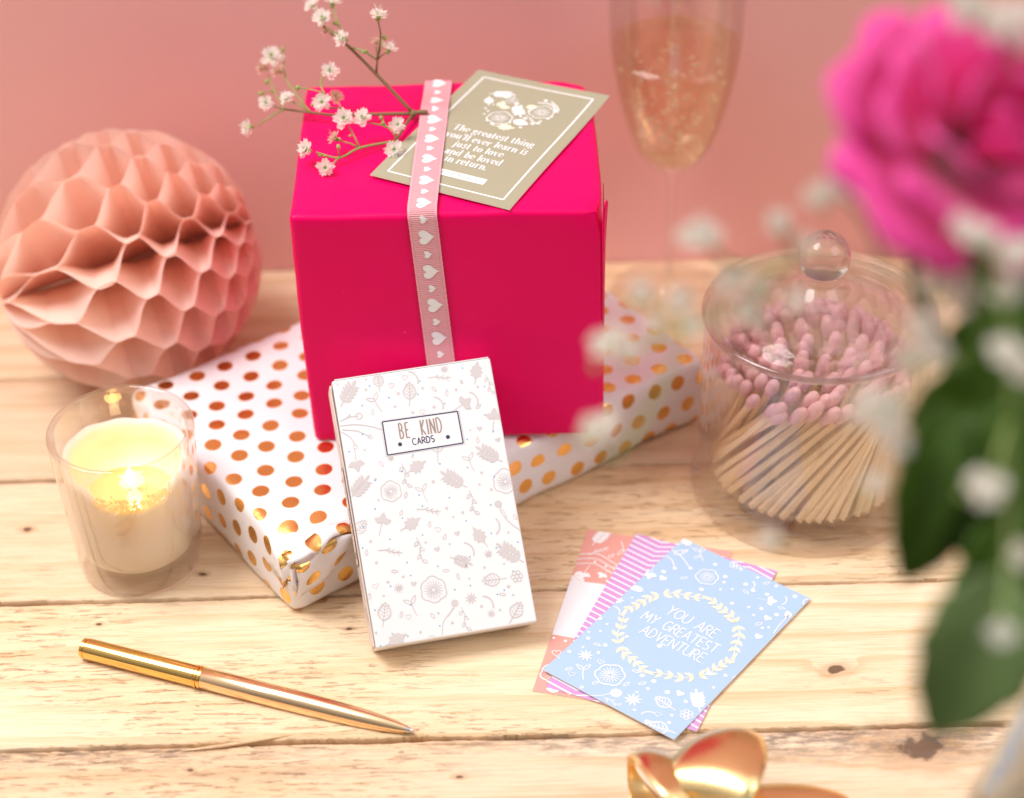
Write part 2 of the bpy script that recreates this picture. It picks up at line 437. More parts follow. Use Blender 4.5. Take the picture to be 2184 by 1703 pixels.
# ---- stroke lettering.  capitals: height 1;  ('c', pts) smooth, ('l', pts) straight
def _arc(cx, cy, rx, ry, a0, a1, n=9): return [(cx+rx*math.cos(math.radians(a0+(a1-a0)*i/(n-1))), cy+ry*math.sin(math.radians(a0+(a1-a0)*i/(n-1)))) for i in range(n)]
CAPS = {
 'A': (.6, [('l', [(0, 0), (.3, 1), (.6, 0)]), ('l', [(.1, .33), (.5, .33)])]),
 'B': (.5, [('l', [(0, 0), (0, 1)]), ('l', [(0, 1)]+_arc(.15, .76, .28, .24, 90, -90)+[(0, .52)]), ('l', [(0, .52)]+_arc(.18, .26, .32, .26, 90, -90)+[(0, 0)])]),
 'C': (.62, [('l', _arc(.36, .5, .34, .5, 45, 315, 15))]),
 'D': (.58, [('l', [(0, 0), (0, 1)]), ('l', [(0, 1)]+_arc(.14, .5, .42, .5, 90, -90, 13)+[(0, 0)])]),
 'E': (.45, [('l', [(.45, 1), (0, 1), (0, 0), (.45, 0)]), ('l', [(0, .52), (.36, .52)])]),
 'G': (.66, [('l', _arc(.36, .5, .34, .5, 50, 340, 15)+[(.68, .45), (.4, .45)])]),
 'I': (.06, [('l', [(.03, 0), (.03, 1)])]),
 'K': (.5, [('l', [(0, 0), (0, 1)]), ('l', [(.46, 1), (.02, .45), (.5, 0)])]),
 'M': (.75, [('l', [(0, 0), (.1, 1), (.38, .3), (.65, 1), (.75, 0)])]),
 'N': (.55, [('l', [(0, 0), (0, 1), (.55, 0), (.55, 1)])]),
 'O': (.68, [('l', _arc(.34, .5, .34, .5, 90, 450, 21))]),
 'R': (.52, [('l', [(0, 0), (0, 1)]), ('l', [(0, 1)]+_arc(.17, .75, .29, .25, 90, -90)+[(0, .5)]), ('l', [(.2, .5), (.52, 0)])]),
 'S': (.5, [('l', _arc(.25, .75, .23, .25, 40, 270, 10)+_arc(.25, .25, .25, .25, 90, -140, 10)[1:])]),
 'T': (.6, [('l', [(0, 1), (.6, 1)]), ('l', [(.3, 1), (.3, 0)])]),
 'U': (.58, [('l', [(0, 1), (0, .3)]+_arc(.29, .28, .29, .28, 180, 360, 9)+[(.58, 1)])]),
 'V': (.55, [('l', [(0, 1), (.27, 0), (.55, 1)])]),
 'Y': (.55, [('l', [(0, 1), (.28, .5)]), ('l', [(.55, 1), (.28, .5), (.22, 0)])]),
 '.': (.08, [('l', [(.02, 0), (.06, .06)])]), ' ': (.42, []),
}
def _sf(x, y, w=.11): return ('h', [(x-w, y), (x+w, y)])   # serif
SER = {
 'T': (.72, [('v', [(.36, 0), (.36, .96)]), _sf(.36, .01, .16), ('h', [(0, .97), (.72, .97)]), ('h2', [(.02, .97), (.0, .72)]), ('h2', [(.70, .97), (.72, .72)])]),
 'M': (.86, [('h2', [(.12, 0), (.12, .97)]), ('v', [(.12, .97), (.43, .05)]), ('h2', [(.43, .05), (.74, .97)]), ('v', [(.76, 0), (.76, .97)]), _sf(.12, .01), _sf(.76, .01), _sf(.08, .97, .08), _sf(.78, .97, .08)]),
 'R': (.72, [('v', [(.14, 0), (.14, .97)]), ('v', [(.14, .97), (.32, .97)]+_arc(.34, .73, .22, .24, 80, -80, 9)+[(.14, .49)]), ('v', [(.38, .48), (.6, .02)]), _sf(.14, .01), _sf(.1, .97, .1), _sf(.66, .01, .07)]),
 'h': (.6, [('v', [(.12, 0), (.12, 1)]), ('v', [(.12, .42)]+_arc(.3, .38, .16, .24, 140, 0, 7)+[(.46, 0)]), _sf(.12, .01), _sf(.46, .01), _sf(.07, .98, .06)]),
 'e': (.5, [('v', [(.06, .34), (.42, .34)]+_arc(.25, .34, .18, .3, 0, 320, 16))]),
 'g': (.54, [('v', _arc(.23, .44, .15, .2, 0, 360, 15)), ('v', [(.13, .24), (.1, .14), (.3, .09)]+_arc(.26, -.08, .19, .14, 70, -250, 14)), ('h2', [(.34, .58), (.5, .62)])]),
 'r': (.44, [('v', [(.12, 0), (.12, .64)]), _sf(.12, .01), _sf(.07, .62, .06), ('h2', [(.13, .4), (.24, .6), (.34, .63)]), ('dot', (.36, .56, .055))]),
 'a': (.52, [('v', [(.1, .5), (.2, .63), (.34, .58), (.36, .46), (.36, .06), (.42, .01), (.5, .06)]), ('v', [(.36, .38), (.18, .32), (.08, .16), (.16, .01), (.3, .06), (.36, .16)]), ('dot', (.11, .49, .05))]),
 't': (.38, [('v', [(.14, .85), (.14, .1), (.2, .01), (.32, .06)]), ('h', [(.02, .62), (.3, .62)])]),
 's': (.42, [('w', [(.34, .5), (.3, .6), (.18, .64), (.08, .52), (.14, .4), (.28, .3), (.35, .16), (.26, .01), (.12, .02), (.05, .16)])]),
 'i': (.28, [('v', [(.13, 0), (.13, .63)]), _sf(.13, .01, .1), _sf(.08, .62, .06), ('dot', (.13, .88, .075))]),
 'n': (.6, [('v', [(.12, 0), (.12, .63)]), ('v', [(.12, .42)]+_arc(.3, .38, .16, .24, 140, 0, 7)+[(.46, 0)]), _sf(.12, .01), _sf(.46, .01), _sf(.07, .62, .06)]),
 'y': (.54, [('v', [(.1, .63), (.3, .04)]), ('h2', [(.46, .63), (.26, -.1), (.14, -.24), (.05, -.2)]), _sf(.1, .62), _sf(.45, .62, .08), ('dot', (.08, -.17, .055))]),
 'o': (.52, [('v', _arc(.25, .32, .19, .31, 90, 450, 19))]),
 'u': (.6, [('v', [(.12, .63), (.12, .2), (.2, .02), (.36, .06), (.44, .2)]), ('v', [(.44, .63), (.44, 0)]), _sf(.07, .62, .06), _sf(.39, .62, .06), _sf(.49, .01, .06)]),
 "'": (.18, [('v', [(.1, 1), (.06, .78)])]),
 'l': (.28, [('v', [(.13, 0), (.13, 1)]), _sf(.13, .01, .1), _sf(.08, .98, .06)]),
 'v': (.54, [('v', [(.1, .63), (.28, .0)]), ('h2', [(.28, 0), (.45, .63)]), _sf(.1, .62), _sf(.45, .62, .08)]),
 'j': (.28, [('v', [(.14, .63), (.14, -.1), (.06, -.22), (-.04, -.18)]), _sf(.09, .62, .06), ('dot', (.14, .88, .075))]),
 'b': (.56, [('v', [(.12, .05), (.12, 1)]), ('v', _arc(.28, .32, .19, .3, 150, -150, 13)), _sf(.07, .98, .06)]),
 'd': (.58, [('v', [(.42, 0), (.42, 1)]), ('v', _arc(.25, .32, .19, .3, 30, 330, 13)), _sf(.37, .98, .06), _sf(.48, .01, .06)]),
 '.': (.2, [('dot', (.08, .05, .07))]), ' ': (.28, []),
}
def write(ink, txt, p0, p1, h, mi, font='caps', lw=.09, gap=.16, bold=.13, jit=0.):
    """letters from baseline start p0 to baseline end p1 (y of the letters along +90 degrees)"""
    G = CAPS if font == 'caps' else SER
    tot = sum(G[c][0]+gap for c in txt)-gap
    p0 = np.array(p0[:2], float); p1 = np.array(p1[:2], float); d = p1-p0; L = np.linalg.norm(d); d /= L; n = np.array([-d[1], d[0]])
    if np.cross(np.append(ink.eu, 0)[:3], ink.ev).dot(ink.n) < 0: n = -n
    sx = L/tot; x = 0
    for c in txt:
        w, st = G[c]; jy = R_.uniform(-jit, jit)
        T = lambda q: p0+d*(x+q[0])*sx+n*(q[1]+jy)*h
        for k in st:
            if k[0] == 'dot': ink.disc(T(k[1]), k[1][2]*h*1.15, mi, 10); continue
            pts = k[1]
            if k[0] in ('c', 'w') or (font != 'caps' and len(pts) > 3): pts = [tuple(q) for q in smooth(pts, 3)]
            elif font == 'caps' and len(pts) == 2: pts = [pts[0], ((pts[0][0]+pts[1][0])/2, (pts[0][1]+pts[1][1])/2), pts[1]]
            Q = [T(q) for q in pts]
            if font == 'caps':
                if len(pts) <= 5 and len(pts) > 2:    # keep corners crisp: one stroke per segment
                    for a, b in zip(Q[:-1], Q[1:]): ink.stroke([a, b], lw*h, mi)
                else: ink.stroke(Q, lw*h, mi)
            else:
                ws = []
                for i in range(len(pts)):
                    a = pts[max(i-1, 0)]; b = pts[min(i+1, len(pts)-1)]; dx, dy = b[0]-a[0], b[1]-a[1]; dd = math.hypot(dx, dy)+1e-9
                    v = abs(dy)/dd
                    if k[0] == 'v': ww = .035+(bold-.035)*v**1.5
                    elif k[0] == 'w': ww = .035+(bold-.03)*(abs(dx)/dd)**1.2 if abs(dx)*abs(dy) > 0 else .06
                    else: ww = .038
                    ws.append(ww*h)
                ink.stroke(Q, ws, mi)
        x += w+gap

# ------------------------------------------------------------------ setting: plank table and wall
SEAMS = [5.2, 6.3, 7.55, 8.885, 10.205, 11.49, 12.72, 14.13]
table = thing('wooden_table', 'pale rough pine plank table top carrying all the gifts', 'table', (0, 9.6, -.36))
table['kind'] = 'structure'
WOODS = [wood(11, (0.800, 0.621, 0.456), .0), wood(3, (0.860, 0.673, 0.479)), wood(5, (0.860, 0.673, 0.490), .85), wood(8, (0.920, 0.735, 0.524)), wood(2, (0.880, 0.693, 0.490)), wood(14, (0.800, 0.611, 0.433)), wood(21, (0.840, 0.631, 0.433))]
GAP = [.016]*8
for i in range(7):
    y0, y1 = SEAMS[i]+.010, SEAMS[i+1]-.010
    rr = random.Random(50+i); n = 520; x0, x1 = -7.5, 7.5
    z = [-.012, 0, -.010, 0, 0, -.003, 0][i]
    z = 0 if i >= 3 else z
    def edge(seed, amp):
        q = random.Random(seed); ph = [(q.uniform(.3, 1.6), q.uniform(0, 6), 1.0) for _ in range(3)]+[(q.uniform(4, 11), q.uniform(0, 6), .35) for _ in range(4)]+[(q.uniform(20, 60), q.uniform(0, 6), .16) for _ in range(5)]
        return lambda x: amp*sum(a*math.sin(f*x+p) for f, p, a in ph)
    eb, ef = edge(100+i, .006), edge(200+i, .006)
    rows = []
    lip = .007
    for k in range(n+1):
        x = x0+(x1-x0)*k/n; a = y0+eb(x)+abs(rr.gauss(0, .003)); b = y1+ef(x)-abs(rr.gauss(0, .003))
        rows.append([(x, a, -.35), (x, a+.002, z-.04), (x, a+.002, z-lip), (x, a+lip, z-.001), (x, a+.08, z), (x, (a+b)/2, z), (x, b-.08, z), (x, b-lip, z-.001), (x, b-.002, z-lip), (x, b-.002, z-.04), (x, b, -.35)])
    mb = MB().grid(rows)
    # torn fibres curling over the front edges
    if i in (3, 4, 5):
        for k in range(46 if i == 3 else 12):
            x = rr.uniform(-4.2, 4.2); L = rr.uniform(.03, .16); y = y0+.012; a = rr.uniform(-.5, .5)
            pts = [(x, y, -.004), (x+L*.4*math.cos(a), y-.008-rr.uniform(0, .014), .006+rr.uniform(0, .008)), (x+L*math.cos(a), y-.004+L*.25*math.sin(a), rr.uniform(-.008, .012))]
            mb.tube(smooth(pts, 4), [.0022]*9, 4)
    o = mb.build('plank', WOODS[i], table, smooth=True, sharp=50)
under = MB().box(-7.5, 7.5, 5.1, 14.1, -.5, -.36).build('crossboard', mat('dark_wood', (.05, .03, .018), .8), table, smooth=False)
# long splinter lying in the front seam
spl = MB().tube([tuple(at(385, 1602, -.004)), tuple(at(470, 1592, .008)), tuple(at(560, 1578, .012)), tuple(at(640, 1566, -.006))], [.003, .012, .010, .002], 6)
spl.build('splinter', WOODS[3], table)

wm = mat('pink_wall_paint', (.83, .435, .41), .75); t = NT(wm); o_ = t.obj()
t.bump(t.noise(o_, 260, 4, .6), .12, .0006)
t.l(t.mixc(t.ss(t.noise(o_, 3, 3), .3, .7), (.83, .435, .41), (.81, .42, .395)), t.b.inputs['Base Color'])
wall = MB().box(-16, 16, 14.14, 14.4, -6, 12).build('backdrop_wall', wm, None, smooth=False)
struct(wall, 'plain salmon pink wall behind the plank table')

# ------------------------------------------------------------------ white gift with gold dots
foil = mat('white_dotted_gift_paper', (.82, .78, .80), .42); t = NT(foil); uv = t.uv()
def dots(t, uv, r):
    rot = t.mapping(uv, (1, 1, 1), (0, 0, 0), (0, 0, .115)); out = None
    rot = t.vm('ADD', rot, (.045, .02, 0.))
    for off in ((0, 0, 0), (.111, .2035, 0)):
        p = t.vm('DIVIDE', t.vm('ADD', rot, off), (.222, .407, 1.))
        fl = t.vm('FLOOR', p); fr = t.vm('FRACTION', p)
        wn = t.n('TexWhiteNoise', noise_dimensions='3D'); t.l(t.vm('ADD', fl, (off[0]*7+.5, 3., 0.)), wn.inputs[0])
        jit = t.vm('MULTIPLY', t.vm('SUBTRACT', wn.outputs[1], (.5, .5, .5)), (.026, .026, 0.))
        d = t.vm('ADD', t.vm('MULTIPLY', t.vm('SUBTRACT', fr, (.5, .5, 0.)), (.222, .407, 0.)), jit)
        L = t.vm('LENGTH', t.vm('MULTIPLY', d, (1., 1., 0.)))
        out = L if out is None else t.math('MINIMUM', out, L)
    return out
L = dots(t, uv, .05); mask = t.ss(L, .0570, .0550); rim = t.math('MULTIPLY', t.ss(L, .0600, .0580), t.ss(L, .0535, .056))
c = t.mixc(mask, (.84, .80, .82, 1), (.98, .60, .20, 1)); c = t.mixc(rim, c, (.86, .45, .12, 1))
t.l(c, t.b.inputs['Base Color']); t.l(mask, t.b.inputs['Metallic'])
t.l(t.math('ADD', t.math('MULTIPLY', mask, -.20), .45), t.b.inputs['Roughness'])
t.bump(t.math('ADD', t.noise(t.obj(), 60, 3, .5), t.math('MULTIPLY', t.noise(t.obj(), 700, 2, .5), .05)), .35, .0012)

GX, GY, GYAW, GW, GD, GH = -.662, 11.905, .613, 3.476, 2.184, .56
from mathutils import noise as mn
def gift_fn(P, n):
    q = P.copy()
    hx, hy, hz = GW/2, GD/2, GH/2
    # the paper box is a little slack: sides belly out, edges soften towards the near corner
    ex, ey = 1-(P[0]/hx)**2, 1-(P[1]/hy)**2
    k = mn.noise(Vector((P[0]*1.6, P[1]*1.6, P[2]*2.2))); k2 = mn.noise(Vector((P[0]*5+3, P[1]*5, P[2]*5)))
    q = q+n*(.022*k+.007*k2)
    if abs(n[2]) < .8: q = q+n*.02*(1-(P[2]/hz)**2)
    d = math.hypot(P[0]+hx, P[1]+hy)                # near corner: crumpled
    w = math.exp(-(d/.30)**2)
    if P[2] > 0:
        ang = math.atan2(P[1]+hy, P[0]+hx)
        q[2] -= w*(.075+.035*math.sin(ang*9+P[2]*8))
        q[0] += w*.03*math.sin(ang*7+1); q[1] += w*.028*math.sin(ang*6)
    # long soft pinch along the right hand end
    if P[2] > 0: q[2] -= .035*math.exp(-((P[1]+hy)/.12)**2)*(.5+.5*math.sin(P[0]*3.1+.6))
    q[2] = max(q[2], -hz)
    return q
g = rbox(GW/2, GD/2, GH/2, .075, .06, gift_fn, 4)
gc, gs = math.cos(GYAW), math.sin(GYAW)
def g2w(p): return (GX+gc*p[0]-gs*p[1], GY+gs*p[0]+gc*p[1], p[2]+GH/2)
g.v = [g2w(p) for p in g.v]
gift = thing('gift_box', 'flat white gift wrapped in gold polka dot foil paper under the crimson parcel', 'gift', (GX, GY, 0))
go = weld(g.build('wrapping_paper', foil, gift))
# turned-in paper flap at the near corner: a folded triangle standing proud of the front end
def gl(x, y, z): return g2w((x, y, z-GH/2))
hx, hy = GW/2, GD/2
fl = MB()
rows = []
for j in range(9):
    v = j/8
    row = []
    for i in range(13):
        u = i/12
        x = -hx+.02+u*.52*(1-.1*v); z = .50-.05*u-.05*math.sin(u*5+1)*(1-v)-v*(.10+.26*(1-u))
        y = -hy-.030-.016*math.sin(u*9+v*4)-.02*math.sin(PI*v)
        row.append(gl(x, y, max(z, .02)))
    rows.append(row)
fl.grid(rows, 0, False, [(-hx+.05+.52*i/12, -hy-.16-.36*j/8) for j in range(9) for i in range(13)])
fl.build('paper_flap', foil, gift, solid=.006)
# raised crease lip where the top sheet overlaps the near corner
rows = []
for j in range(5):
    v = j/4; row = []
    for i in range(15):
        u = i/14
        x = -hx-.028+.56*u; wav = .022*math.sin(u*11)+.012*math.sin(u*23+1)
        y = -hy+.055-.10*v-.02*math.sin(u*7); z = .510+.035*math.sin(u*PI)+wav*v-.035*v*v+.02*u
        row.append(gl(x, y, z))
    rows.append(row)
MB().grid(rows, 0, False, [(-hx+.56*i/14, -hy+.06-.1*j/4) for j in range(5) for i in range(15)]).build('paper_flap', foil, gift, solid=.006)

# ------------------------------------------------------------------ crimson parcel
BX, BY, BW, BD, BZ, BH = -.3841, 11.9984, 1.98835, 1.73108, .5608, 1.80407
ZT = BZ+BH
crim = mat('crimson_satin_paper', (.82, .0008, .115), .38, 0, Specular_IOR_Level=.13); t = NT(crim); ob = t.obj()
hh = t.math('ADD', t.noise(ob, 26, 3, .5), t.math('MULTIPLY', t.noise(ob, 420, 2, .5), .05))
t.bump(hh, .16, .0016)
# scuffs and tiny pale nicks
nick = t.ss(t.noise(ob, 620, 2, .4), .80, .83)
t.l(t.mixc(t.math('MULTIPLY', nick, .5), (.82, .0008, .115, 1), (.9, .35, .42, 1)), t.b.inputs['Base Color'])
def box_fn(P, n):
    k = mn.noise(Vector((P[0]*1.1+9, P[1]*1.1, P[2]*1.1))); k2 = mn.noise(Vector((P[0]*6, P[1]*6+4, P[2]*6)))
    q = P+n*(.012*k+.003*k2)
    if P[2] > BH/2-.12: q[2] += .010*mn.noise(Vector((P[0]*3, P[1]*3, 5)))
    d = np.linalg.norm(P-np.array([BW/2, -BD/2, BH/2])); w = math.exp(-(d/.13)**2)
    q = q-n*.035*w*(1+.5*math.sin(P[0]*40))
    dd = np.linalg.norm(P-np.array([BW/2, BD/2, BH/2])); q = q-np.array([.05, .05, .02])*math.exp(-(dd/.16)**2)
    q[0] -= .03*(P[2] < 0)*(-P[2]/(BH/2))*(-1 if P[0] < 0 else .0)*1.0
    q[2] = max(q[2], -BH/2)
    return q
b = rbox(BW/2, BD/2, BH/2, .042, .07, box_fn, 4)
b.v = [(p[0]+BX, p[1]+BY, p[2]+BZ+BH/2) for p in b.v]
parcel = thing('wrapped_parcel', 'crimson cube shaped parcel tied with a pink heart ribbon', 'gift', (BX, BY, BZ))
weld(b.build('wrapping_paper', crim, parcel))
# folded paper ears on the right hand side
xr, yf = BX+BW/2, BY-BD/2
ear = MB().grid([[(xr-.012, yf+.012, ZT-.9), (xr+.004, yf+.06, ZT-.9)], [(xr-.012, yf+.006, ZT-.3), (xr+.010, yf+.06, ZT-.3)], [(xr-.012, yf+.008, ZT-.09), (xr+.018, yf+.06, ZT-.1)], [(xr-.006, yf+.02, ZT-.01), (xr+.024, yf+.065, ZT+.0)], [(xr+.008, yf+.04, ZT+.035), (xr+.020, yf+.065, ZT+.03)]])
ear.build('paper_flap', crim, parcel, solid=.006)
MB().grid([[(xr+.004+.018*v, yf+.05+.5*v, BZ+.04+(BH-.2)*k/8+.02*math.sin(k)) for v in (0, .12, .5, 1)] for k in range(9)]).build('paper_flap', crim, parcel, solid=.005)
# ribbon: over the top, down front and back
rib = mat('pink_grosgrain_ribbon', (.86, .37, .42), .6); t = NT(rib); uvr = t.uv()
su = t.n('SeparateXYZ'); t.l(uvr, su.inputs[0])
ribs = t.math('SINE', t.math('MULTIPLY', su.outputs[1], 2*PI/.0135)); inner = t.ss(t.math('ABSOLUTE', su.outputs[0]), .080, .072)
t.bump(t.math('MULTIPLY', ribs, inner), .75, .00022)
lite = t.math('MULTIPLY', t.math('ADD', t.math('MULTIPLY', ribs, .5), .5), inner)
edge_l = t.math('MULTIPLY', t.ss(t.math('ABSOLUTE', su.outputs[0]), .071, .074), t.ss(t.math('ABSOLUTE', su.outputs[0]), .081, .078))
c = t.mixc(t.math('MULTIPLY', lite, .35), (.84, .36, .41, 1), (.93, .52, .55, 1)); c = t.mixc(t.math('MULTIPLY', edge_l, .5), c, (.70, .28, .33, 1))
t.l(c, t.b.inputs['Base Color'])
white_ink = mat('white_ink', (.88, .87, .88), .5)
Pb, Pf = at(937, 173, ZT), at(898.5, 466, ZT); Fq0, Fq1 = aty(900, 486, yf), aty(937, 775, yf)
dirf = (Fq1-Fq0)/(Fq1-Fq0)[2]*-1     # per unit downward
path = []   # (point, normal)
nz, ny = np.array([0, 0, 1.]), np.array([0, -1., 0])
Lt = 24
yb = BY+BD/2
Pb = Pf+(Pb-Pf)*((yb-.04-Pf[1])/(Pb-Pf)[1]); Pf2 = Pf+(Pb-Pf)*((yf+.045-Pf[1])/(Pb-Pf)[1])
for k in range(6): path.append((np.array([Pb[0]+.05*(5-k)/5, yb+.022, ZT-.05-1.5*(1-k/5)]), np.array([0, 1., 0])))
for k in range(4): a = PI/2*(k+1)/5; path.append((np.array([Pb[0], yb-.035+.057*math.cos(a), ZT-.035+.057*math.sin(a)]), np.array([0, math.cos(a), math.sin(a)])))
for k in range(Lt+1):
    p = Pb+(Pf2-Pb)*k/Lt; lift = .034+.016*math.exp(-((k/Lt-.62)/.30)**2)+.02*math.exp(-((k/Lt-.24)/.06)**2)
    path.append((np.array([p[0], p[1], ZT+lift]), nz))
for k in range(5): a = PI/2*(k+1)/6; path.append((np.array([Pf2[0], yf+.04-.062*math.sin(a), ZT-.04+.074*math.cos(a)]), np.array([0, -math.sin(a), math.cos(a)])))
for k in range(30):
    dz = .05+1.70*k/29; path.append((np.array([Pf2[0], yf-.020, ZT-dz])+np.array([dirf[0]*dz, 0, 0]), ny))
RW = .186
Lc = [0]
for i in range(1, len(path)): Lc.append(Lc[-1]+np.linalg.norm(path[i][0]-path[i-1][0]))
tang = []
for i in range(len(path)): d = path[min(i+1, len(path)-1)][0]-path[max(i-1, 0)][0]; tang.append(d/np.linalg.norm(d))
def rpt(l, w, off=0.):
    l = max(0, min(Lc[-1]-1e-6, l)); i = int(np.searchsorted(Lc, l, side='right'))-1; i = max(0, min(i, len(path)-2)); f = (l-Lc[i])/(Lc[i+1]-Lc[i])
    p = path[i][0]*(1-f)+path[i+1][0]*f; n = unit(path[i][1]*(1-f)+path[i+1][1]*f); tt = unit(tang[i]*(1-f)+tang[i+1]*f)
    s = unit(np.cross(tt, n)); s = s if s[0] > 0 else -s
    return p+s*w+n*(off-.004*(abs(w)/(RW/2))**2)
rmb = MB(); NL = 260; ws = [-RW/2, -RW/2*.8, 0, RW/2*.8, RW/2]
rmb.grid([[rpt(Lc[-1]*k/NL, w+(.0012*math.sin(k*2.9) if abs(w) > .09 else 0)) for w in ws] for k in range(NL+1)], 0, False, [(w, Lc[-1]*k/NL) for k in range(NL+1) for w in ws])
# hearts printed on it, tips towards one side
l0 = Lc[10+Lt]
def rheart(l, k):
    M = [];
    for i in range(28):
        tt = 2*PI*i/28; x = 16*math.sin(tt)**3/32*k; y = (13*math.cos(tt)-5*math.cos(2*tt)-2*math.cos(3*tt)-math.cos(4*tt))/32*k*1.05; M.append((l+x, -y))
    # fan of strips so that it follows the bend
    ls = np.linspace(l-.5*k, l+.5*k, 15)
    ctr = [rpt(l, 0, .0022)]
    V = ctr+[rpt(a, b_+.004, .0022) for a, b_ in M]
    rmb.add(V, [(0, 1+i, 1+(i+1) % 28) for i in range(28)], 1)
l = l0-.075; 
for q in range(-7, 8): rheart(l0-.03+q*.262, .108 if True else 0); rheart(l0-.03+q*.262+.131, .056)
ro = rmb.build('ribbon', [rib, white_ink], parcel, solid=0)

# ------------------------------------------------------------------ cards
def card_frame(cx, cy, yaw, z, asp=1.58176, th=.006, tilt=0.):
    c, s = math.cos(yaw), math.sin(yaw); eu = np.array([c, s, 0]); ev = np.array([-s, c, 0])
    org = np.array([cx, cy, z+th])-eu*.5-ev*asp/2      # bottom-left corner; u to the right, v up
    return org, eu, ev
def card(name, label, cx, cy, yaw, z, mats, draw, parent=None, group=None, curl=None, th=.006):
    asp = 1.58176; org, eu, ev = card_frame(cx, cy, yaw, z, asp, th)
    mb = MB(); top = [org, org+eu, org+eu+ev*asp, org+ev*asp]; bot = [p-np.array([0, 0, th]) for p in top]
    nu, nv = 14, 22; up_ = [[org+eu*(i/nu)+ev*(asp*j/nv) for i in range(nu+1)] for j in range(nv+1)]
    V = [p for rr in up_ for p in rr]; dn = [p-np.array([0, 0, th]) for p in V]; w1 = nu+1
    mb.add(V, [(j*w1+i, j*w1+i+1, (j+1)*w1+i+1, (j+1)*w1+i) for j in range(nv) for i in range(nu)], 0)
    mb.add(dn, [(j*w1+i, (j+1)*w1+i, (j+1)*w1+i+1, j*w1+i+1) for j in range(nv) for i in range(nu)], 1)
    loop_ = [i for i in range(nu)]+[j*w1+nu for j in range(nv)]+[nv*w1+nu-i for i in range(nu)]+[(nv-j)*w1 for j in range(nv)]
    mb.add([V[q] for q in loop_]+[dn[q] for q in loop_], [(i, len(loop_)+i, len(loop_)+(i+1) % len(loop_), (i+1) % len(loop_)) for i in range(len(loop_))], 1)
    ink = Ink(mb, org, eu, ev, np.array([0, 0, 1.]), (.0, 1., .0, asp)); draw(ink)
    if curl: mb.v = [tuple(curl(np.array(p), (np.array(p)-org).dot(eu), (np.array(p)-org).dot(ev))) for p in mb.v]
    o = mb.build(name, mats, None, smooth=False); tag(o, label, 'card', group); return o

sage = paper('sage_card_stock', (.385, .355, .245), .6, .3, .06); edge_w = paper('card_edge', (.80, .74, .70), .7); cream = mat('cream_ink', (.90, .79, .60), .55)
sage_ink = mat('sage_ink', (.36, .33, .24), .6)
def draw_sage(k):
    C1 = crop(500, 0, .41209); C3 = crop(1040, 170, .18200)
    q = [C1(810, 995), C1(1565, 1158), C1(2130, 520), C1(1410, 402)]
    Hm = homog(q, [(0, 0), (1, 0), (1, 1.58176), (0, 1.58176)])
    a = lambda x, y: Hm(*C1(x, y)); b = lambda x, y: Hm(*C3(x, y))
    m = .085; z = 1.58176
    fr = [(m, m), (1-m, m), (1-m, z-m), (m, z-m)]
    for i in range(4):
        p, r = fr[i], fr[(i+1) % 4]; k.stroke([p, r], .013, 2)
    wr = [("The greatest thing", (1255, 735), (1700, 815)), ("you'll ever learn is", (1213, 775), (1662, 856)), ("just to love", (1256, 828), (1528, 876)), ("and be loved", (1206, 868), (1518, 921)), ("in return.", (1206, 908), (1437, 950))]
    y0 = .735
    for i, (tx, p, r) in enumerate(wr):
        P0, P1 = a(*p), a(*r); wd = abs(P1[0]-P0[0]); y = (P0[1]+P1[1])/2; xc = (P0[0]+P1[0])/2
        write(k, tx, (xc-wd/2, y), (xc+wd/2, y), .078, 2, 'serif', gap=.05, bold=.145)
    xr = a(1445, 1003)[0]; yb_ = a(1420, 1030)[1]; yt = yb_+.068
    k.poly([(1-xr, yb_), (xr, yb_), (xr, yt), (1-xr, yt)], 2); k.k += 4
    write(k, "Moulin Rouge", (1-xr+.04, yb_+.02), (xr-.045, yb_+.02), .036, 4, 'serif', gap=.22, bold=.13)
    k.frond(b(500, 265), 0.145, .3, 2); k.bloom(b(475, 560), .155, 2); k.bloom(b(1000, 465), .155, 2); k.frond(b(700, 450), 0.145, -.9, 2, 5)
    k.leafshape(k.X(b(800, 410), 1, .5), .085, .03, 3); k.leafshape(k.X(b(440, 410), 1, 1.1), .08, .028, 3); k.leafshape(k.X(b(470, 415), 1, .15), .08, .026, 3); k.maple(b(540, 670), .12, .2, 3)
    k.maple(b(345, 350), .1, 2, 2); k.leafshape(k.X(b(640, 580), 1, -.1), .12, .04, 2); k.bloom(b(630, 335), .07, 2); k.twig(b(860, 560), .11, -.8, 2)
    k.stroke([b(*p) for p in ((950, 350), (1080, 355), (1140, 380), (1200, 465))], .012, 2); k.stroke([b(*p) for p in ((1120, 330), (1190, 390), (1215, 440))], .01, 2)
    for p in ((285, 520), (300, 450), (320, 600), (380, 640), (400, 400), (730, 665), (740, 400), (790, 550), (880, 610), (950, 600), (980, 575), (1120, 515), (1160, 450), (1050, 320), (690, 370), (520, 350), (600, 610), (840, 450), (330, 480), (560, 300), (1075, 540), (655, 300), (610, 250)): k.disc(b(*p), R_.uniform(.008, .016), 2, 8)
sagec = card('greeting_card', 'sage green quote card with a white floral heart tucked under the ribbon', -.0796, 12.0672, -.4618, ZT+.010, [sage, edge_w, white_ink, cream, sage_ink], draw_sage,
     curl=lambda p, u, v: p+np.array([0, 0, .014*max(0, 1-u-v*.3)+.05*max(0, (v-.9))**2*max(0, u-.2)+.006*math.sin(v*3)]))

